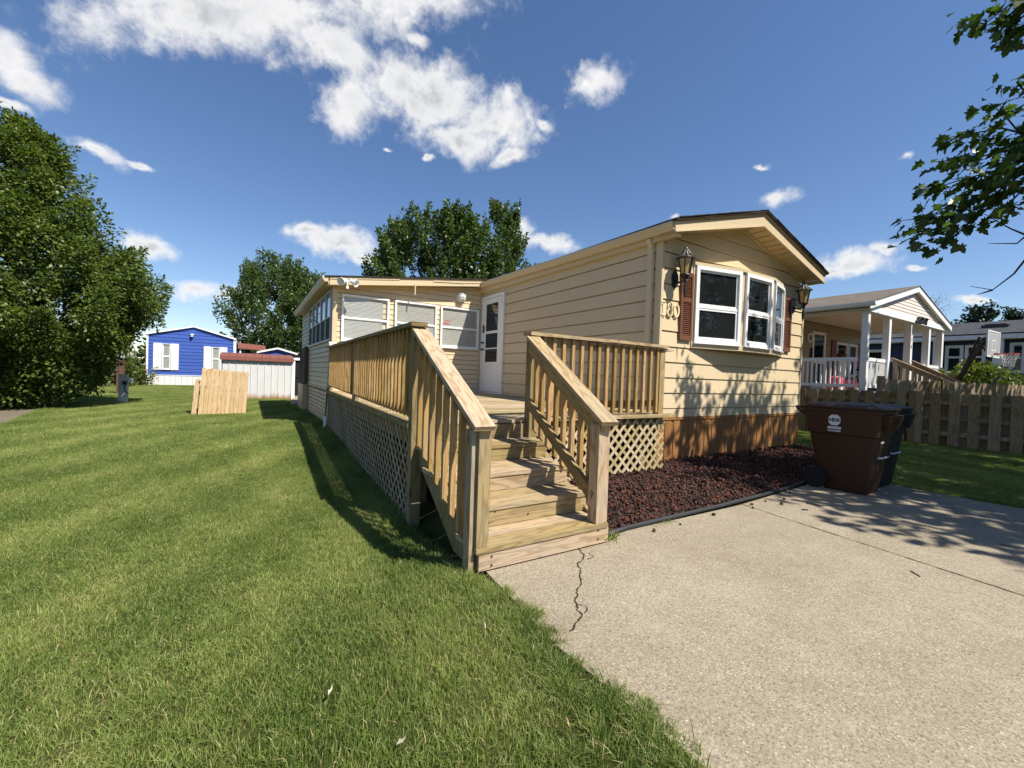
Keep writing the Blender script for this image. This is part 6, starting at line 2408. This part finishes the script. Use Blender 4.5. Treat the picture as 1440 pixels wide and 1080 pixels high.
cl = envelope_clumps((12.6, 22.4), prof, 150, .18, .32, 3.0, .70, (1, 1), .28, 35, 3, .22)
P, T, N = clump_leaves(cl, 30000, .5)
leaf_mesh('crown', P, T, N, .165, DIAMOND, M['leaf_far'], t)

# the maple just outside the frame on the right; a few boughs hang into view
t = thing('maple_tree', 'near maple whose leafy boughs hang into the sky at the right edge', 'tree', (12.2, -2.9, 0))
TW = [
    [(8.6, 1.28, 4.51), (8.37, 1.55, 4.46), (8.13, 1.83, 4.42), (7.9, 2.04, 4.41)],
    [(8.6, 1.28, 4.65), (8.43, 1.51, 4.79), (8.27, 1.73, 4.78), (8.1, 2.03, 4.78)],
    [(8.6, 1.34, 4.63), (8.5, 1.49, 4.95), (8.4, 1.63, 5.17)],
    [(8.4, 1.24, 4.3), (8.17, 1.5, 4.16), (7.93, 1.81, 4.07), (7.7, 2.11, 3.96)],
    [(8.3, 1.23, 4.31), (8.12, 1.52, 4.06), (7.95, 1.83, 3.8), (7.78, 2.03, 3.62), (7.6, 2.24, 3.61)],
    [(8.2, 1.21, 4.19), (8.02, 1.47, 3.94), (7.85, 1.74, 3.66), (7.67, 1.96, 3.4), (7.5, 2.18, 3.3)],
    [(8.2, 1.21, 4.1), (8.07, 1.44, 3.86), (7.95, 1.63, 3.55), (7.83, 1.79, 3.3), (7.7, 1.88, 3.19)],
    [(8.1, 1.19, 3.89), (8.05, 1.34, 3.67), (8.0, 1.48, 3.58)],
    [(8.7, 1.31, 5.16), (8.65, 1.44, 5.44), (8.6, 1.39, 5.49)],
    [(8.5, 1.34, 6.55), (8.4, 1.47, 6.39), (8.3, 1.7, 6.22), (8.2, 1.92, 6.39)],
    [(8.6, 1.32, 6.5), (8.55, 1.49, 6.27), (8.5, 1.55, 5.91)],
    [(8.6, 1.31, 6.31), (8.55, 1.39, 6.06), (8.5, 1.54, 6.14)],
]
BARE = [
    [(8.0, 1.15, 3.18), (8.0, 1.32, 3.33), (8.0, 1.56, 3.59)],
    [(8.0, 1.15, 3.25), (8.0, 1.26, 3.13), (8.0, 1.5, 3.19)],
    [(8.0, 1.14, 3.0), (8.0, 1.27, 2.76), (8.0, 1.44, 2.59), (8.0, 1.64, 2.67)],
    [(8.0, 1.44, 2.59), (8.0, 1.57, 2.55)],
]
EYE = Vector((0, 0, 1.3))
TW = [[tuple(EYE + (Vector(p) - EYE) * .90) for p in tw] for tw in TW]
BARE = [[tuple(EYE + (Vector(p) - EYE) * .90) for p in tw] for tw in BARE]
HUB = Vector((8.6, .45, 4.7))
HUB2 = Vector((8.5, .6, 6.4))
mb = MB()
mb.tube([(12.2, -2.9, -.05), (12.0, -2.8, 1.6), (11.8, -2.6, 3.0), (11.7, -2.4, 5.5), (11.9, -2.4, 9.0)], [.30, .22, .19, .12, .03], 12)
mb.tube([(11.8, -2.6, 2.9), (10.6, -1.3, 4.4), HUB, (8.15, .85, 4.45)], [.12, .08, .045, .022], 8)
mb.tube([(11.7, -2.4, 4.6), (10.4, -1.0, 6.2), HUB2, (8.0, .98, 6.2)], [.10, .06, .03, .015], 8)
for i in range(14):
    a = i * 2.4
    z0 = 2.7 + i * .35
    e = (11.3 + 3.4 * math.cos(a), -2.4 + 3.2 * math.sin(a), z0 + 1.8)
    if e[1] > .14 * e[0] - .6 and e[2] < 6.5: continue
    mb.tube([(11.75, -2.5, z0), ((11.27 + e[0]) / 2, (-2.35 + e[1]) / 2, z0 + 1.3), e], [.07, .045, .012], 6)
C_, T_, N_ = [], [], []
rr = random.Random(77)
for k, tw in enumerate(TW):
    hub = HUB2 if tw[0][2] > 5.8 else HUB
    pts = [hub.lerp(Vector(tw[0]), .45) + Vector((0, 0, .05))] + [Vector(p) for p in tw]
    n = len(pts)
    mb.tube([hub] + pts, [.022] + [.016 - .012 * i / (n - 1) for i in range(n)], 5)
    for i in range(1, n):
        a, b = pts[i - 1], pts[i]
        L = (b - a).length
        m = int(L * (72 if i > 1 else 40))
        for _ in range(m):
            f_ = rr.random()
            sp = .07 + .085 * (1 - (i - 1 + f_) / (n - 1))
            p = a.lerp(b, f_) + Vector((rr.gauss(0, sp), rr.gauss(0, sp), rr.gauss(-.03, sp * .75)))
            C_.append(tuple(p))
            dd = (b - a).normalized()
            T_.append((dd.x * .6 + rr.gauss(0, .6), dd.y * .6 + rr.gauss(0, .6), -.5 + rr.gauss(0, .35)))
            N_.append((rr.gauss(0, .5), rr.gauss(0, .5), .8))
for bz in BARE:
    pts = [Vector(p) for p in bz]
    mb.tube(pts, [.012 - .009 * i / (len(pts) - 1) for i in range(len(pts))], 5)
mb.tube([(8.6, .4, 3.7), (7.6, .86, 2.92), (7.2, 1.035, 2.99)], [.03, .018, .012], 5)
mb.tube([(7.6, .86, 2.92), (7.2, 1.026, 2.83)], [.018, .011], 5)
mb.tube([(10.6, -1.3, 4.4), (9.6, -.4, 4.1), (8.6, .4, 3.7)], [.06, .04, .03], 6)
mb.build('trunk', M['twig'], t, True)


def hidden_side(p, m=.5):
    """true for spots outside the view, where crown clumps can stand unseen"""
    x, y, z = p
    return y < .135 * x - m or z > 1.3 + .86 * (math.hypot(x, y)) * .92 + m


cl = envelope_clumps((14.6, -3.6), [(2.9, 4.2), (4.4, 6.4), (6.6, 7.2), (8.6, 5.6), (10.2, 2.8), (11.2, .6)], 1000, .32, .58, 1.4, .25, (1, .85), .40, 45, 5, .18)  # crown out of view, widened to throw shade on fences and right lawn
cl += envelope_clumps((8.9, -2.0), [(4.6, .8), (5.6, 1.7), (6.6, 1.5), (7.4, .5)], 90, .25, .45, 1.3, .2, (1, 1.1), .4, 46, 4, .2)  # unseen lobe added so the bins and slab fall in shade
cl += envelope_clumps((11.4, -.2), [(5.0, .7), (6.2, 1.6), (7.4, 1.7), (8.6, .8)], 48, .25, .42, 1.3, .2, (1.1, 1), .4, 47, 4, .2)  # unseen clumps added to dapple the right end of the front wall
cl = [c for c in cl if hidden_side(c[0], .75)]
P, T, N = clump_leaves(cl, 40000, .7)
nv = len(C_)
C_ = np.vstack([np.array(C_), P]); T_ = np.vstack([np.array(T_), T]); N_ = np.vstack([np.array(N_), N])
leaf_mesh('crown', C_, T_, N_, np.where(np.arange(len(C_)) < nv, .118, .165), MAPLE, M['leaf_maple'], t)

# shrubs behind the right fence
def shrub(name, label, c, rx, ry, h, n, size, seed, mat='leaf_bush', z0=.1, group=None):
    t = thing(name, label, 'shrub', (c[0], c[1], 0), group)
    prof = [(z0, .7), (h * .45, 1.0), (h * .8, .75), (h, .2)]
    cl = envelope_clumps(c, prof, 60, .16, .30, 1.3, .45, (rx, ry), .3, seed)
    P, T, N = clump_leaves(cl, n, .6)
    leaf_mesh('foliage', P, T, N, size, DIAMOND, M[mat], t)
    mb = MB()
    r = random.Random(seed)
    for i in range(6):
        mb.tube([(c[0], c[1], -.03), (c[0] + r.uniform(-.3, .3) * rx, c[1] + r.uniform(-.3, .3) * ry, h * .4), (c[0] + r.uniform(-.6, .6) * rx, c[1] + r.uniform(-.6, .6) * ry, h * .8)], [.03, .02, .008], 5)
    mb.build('stem', M['twig'], t)


shrub('bush', 'round green bush behind the basketball hoop', (22.3, 4.35), .95, .88, 2.38, 7000, .11, 51)
shrub('bush', 'lower yellowish bush right of the green bush', (22.6, 3.55), .6, .55, 1.95, 2600, .09, 52)
shrub('bush', 'olive bush at the corner of the bright blue home', (-6.6, 31.5), 1.3, 1.0, 2.5, 3000, .15, 53)
shrub('bush', 'leafy shrub low in front of the bright blue home wall corner', (-5.35, 32.8), .5, .4, 1.0, 700, .13, 54)
# weeds at the wall foot and the step corner
t = thing('weed_tuft', 'small grass tuft growing at the step corner by the edging', 'weed', (2.52, 2.47, 0))
C_ = [(2.50 + rr.gauss(0, .028), 2.475 + rr.gauss(0, .02), .0) for _ in range(46)]
leaf_mesh('blade', C_, [(rr.gauss(0, .55), rr.gauss(0, .55), 1) for _ in C_], [(rr.gauss(0, 1), rr.gauss(0, 1), .1) for _ in C_], .085, NEEDLE, M['blade'], t)
t = thing('weed_tuft', 'small green tuft against the edging halfway along the lava rock', 'weed', (3.35, 2.53, 0))
C_ = [(3.3 + rr.gauss(0, .10), 2.535 + rr.gauss(0, .01), .0) for _ in range(26)]
leaf_mesh('blade', C_, [(rr.gauss(0, .8), rr.gauss(0, .8), .6) for _ in C_], [(rr.gauss(0, 1), rr.gauss(0, 1), .1) for _ in C_], .04, NEEDLE, M['blade'], t)

# distant pines, a thin bare tree, the far tree line
def pine(label, x, y, h, r0, seed, z0=3.0):
    t = thing('pine_tree', label, 'tree', (x, y, 0), 'pines beyond the dark blue house')
    r = random.Random(seed)
    mb = MB(); mb.tube([(x, y, -.05), (x, y, h * .6), (x, y, h)], [.3, .18, .04], 8)
    cl = []
    for i in range(46):
        z = z0 + (h - z0) * (i / 46)
        R_ = r0 * (1 - (z - z0) / (h - z0 + .6)) ** .7 * r.uniform(.65, 1.1)
        a = r.uniform(0, 6.28)
        e = Vector((x + R_ * math.cos(a), y + R_ * math.sin(a), z + r.uniform(-.1, .35)))
        mb.tube([(x, y, z - .2), e], [.05, .012], 5)
        for f_ in (.45, .7, .95):
            p = Vector((x, y, z - .2)).lerp(e, f_)
            cl.append((tuple(p), r.uniform(.22, .40), (math.cos(a), math.sin(a), .25), 1.5, 1))
    mb.build('trunk', M['bark'], t)
    P, T, N = clump_leaves(cl, 5200, .5)
    leaf_mesh('crown', P, T, N, .20, DIAMOND, M['needle'], t)


pine('dark pine with flat boughs over the dark blue roof', 41.6, 8.0, 6.75, 2.1, 61)
pine('second dark pine further right over the dark blue roof', 47.8, 7.2, 7.2, 1.9, 62)
t = thing('bare_tree', 'thin half bare tree behind the almond gable', 'tree', (40.5, 10.2, 0))
mb = MB()
r = random.Random(8)
mb.tube([(40.5, 10.2, -.05), (40.5, 10.2, 4.5), (40.4, 10.2, 7.6)], [.16, .08, .02], 6)
cl = []
for i in range(60):
    z = 3.5 + 3.6 * i / 60
    a = r.uniform(0, 6.28); L = r.uniform(.7, 1.7) * (1 - .4 * i / 60)
    e = (40.5 + L * math.cos(a), 10.2 + L * math.sin(a), z + r.uniform(.5, 1.1))
    mb.tube([(40.47, 10.2, z), ((40.47 + e[0]) / 2, (10.2 + e[1]) / 2, z + .55), e], [.022, .014, .005], 4)
    cl.append((e, .32, (0, 0, 1), 1.2, 1))
mb.build('trunk', M['bark'], t)
P, T, N = clump_leaves(cl, 900, .5)
leaf_mesh('crown', P, T, N, .07, DIAMOND, M['leaf_bush'], t)
cl = []
r = random.Random(70)
for i in range(420):
    x = r.uniform(-95, 120)
    y = 62 + 5 * math.sin(x * .13) + r.uniform(-3, 3)
    if -25 < x < 30 or True:
        h = (2.6 + 1.2 * math.sin(x * .31) + .8 * math.sin(x * .77 + 1))
        cl.append(((x, y, r.uniform(.2, 1.0) * max(h, .8)), r.uniform(.7, 1.3), (0, 0, 1), 1.2, 1))
for i in range(160):
    y = r.uniform(-60, 60)
    cl.append(((105 + r.uniform(-3, 3), y, r.uniform(.3, 1) * 4), r.uniform(1, 1.6), (0, 0, 1), 1.2, 1))
P, T, N = clump_leaves(cl, 30000, .5)
o = leaf_mesh('treeline', P, T, N, .55, DIAMOND, M['leaf_far'], None)
tag(o, 'low far-off line of trees and hedges along the horizon', 'tree line', kind='stuff')

# ------------------------------------------------------------------ small litter
def scrap(label, x, y, s, mat, seed, name='leaf_litter', cat='fallen leaf'):
    r = random.Random(seed)
    z = ground_z(x, y) + (.045 if x < 1.3 else .033)
    mb = MB()
    a = r.uniform(0, 6.28)
    D = Vector((math.cos(a), math.sin(a), .15)); B_ = Vector((-math.sin(a), math.cos(a), .1))
    c = Vector((x, y, z))
    o_ = [c - D * s, c - D * .3 * s + B_ * .45 * s + Vector((0, 0, .012)), c + D * s * .5 + B_ * .3 * s, c + D * s + Vector((0, 0, .02)), c + D * .3 * s - B_ * .4 * s + Vector((0, 0, .008))]
    mb.prism(o_, (0, 0, .0015))
    tag(mb.build(name, mat), label, cat, 'scraps on the lawn')


paper = flat('dry_pale_leaf', (0.40, 0.36, 0.28), 0.8, 0.2)
tanleaf = flat('dry_tan_leaf', (0.36, 0.25, 0.12), 0.8, 0.2)
scrap('curled white scrap in the grass lower left of the steps', .30, 1.765, .014, paper, 1)
scrap('pointed white scrap at the bottom edge of the lawn', .47, 1.40, .016, paper, 2)
scrap('tan dry leaf in the grass near the slab edge', 1.02, 1.18, .016, tanleaf, 3)
scrap('pale dry stalk piece in the grass left of the crack', 1.04, 1.86, .015, paper, 4)
scrap('small dry leaf far left in the foreground grass', -.29, 2.68, .018, tanleaf, 6)


def twig(label, pts, w):
    mb = MB()
    mb.tube(pts, w, 5)
    tag(mb.build('twig', M['twig']), label, 'twig', 'twigs on the driveway')


twig('short straight twig on the open concrete', [(4.05, 1.05, .004), (4.02, 1.02, .005), (3.99, .985, .004)], .0035)
twig('thin twig near the right edge of the concrete', [(5.50, .87, .006), (5.46, .80, .008), (5.45, .76, .006)], .003)
twig('curved twig on the concrete before the brown bin', [(5.25, 2.25, .005), (5.3, 2.14, .010), (5.42, 2.08, .005)], .004)
twig('little dark chip on the concrete below the bin', [(4.95, 2.16, .006), (4.99, 2.12, .006)], .007)
for o in scene.objects:
    if o.type == 'EMPTY' or o.type == 'MESH':
        o.hide_render = False
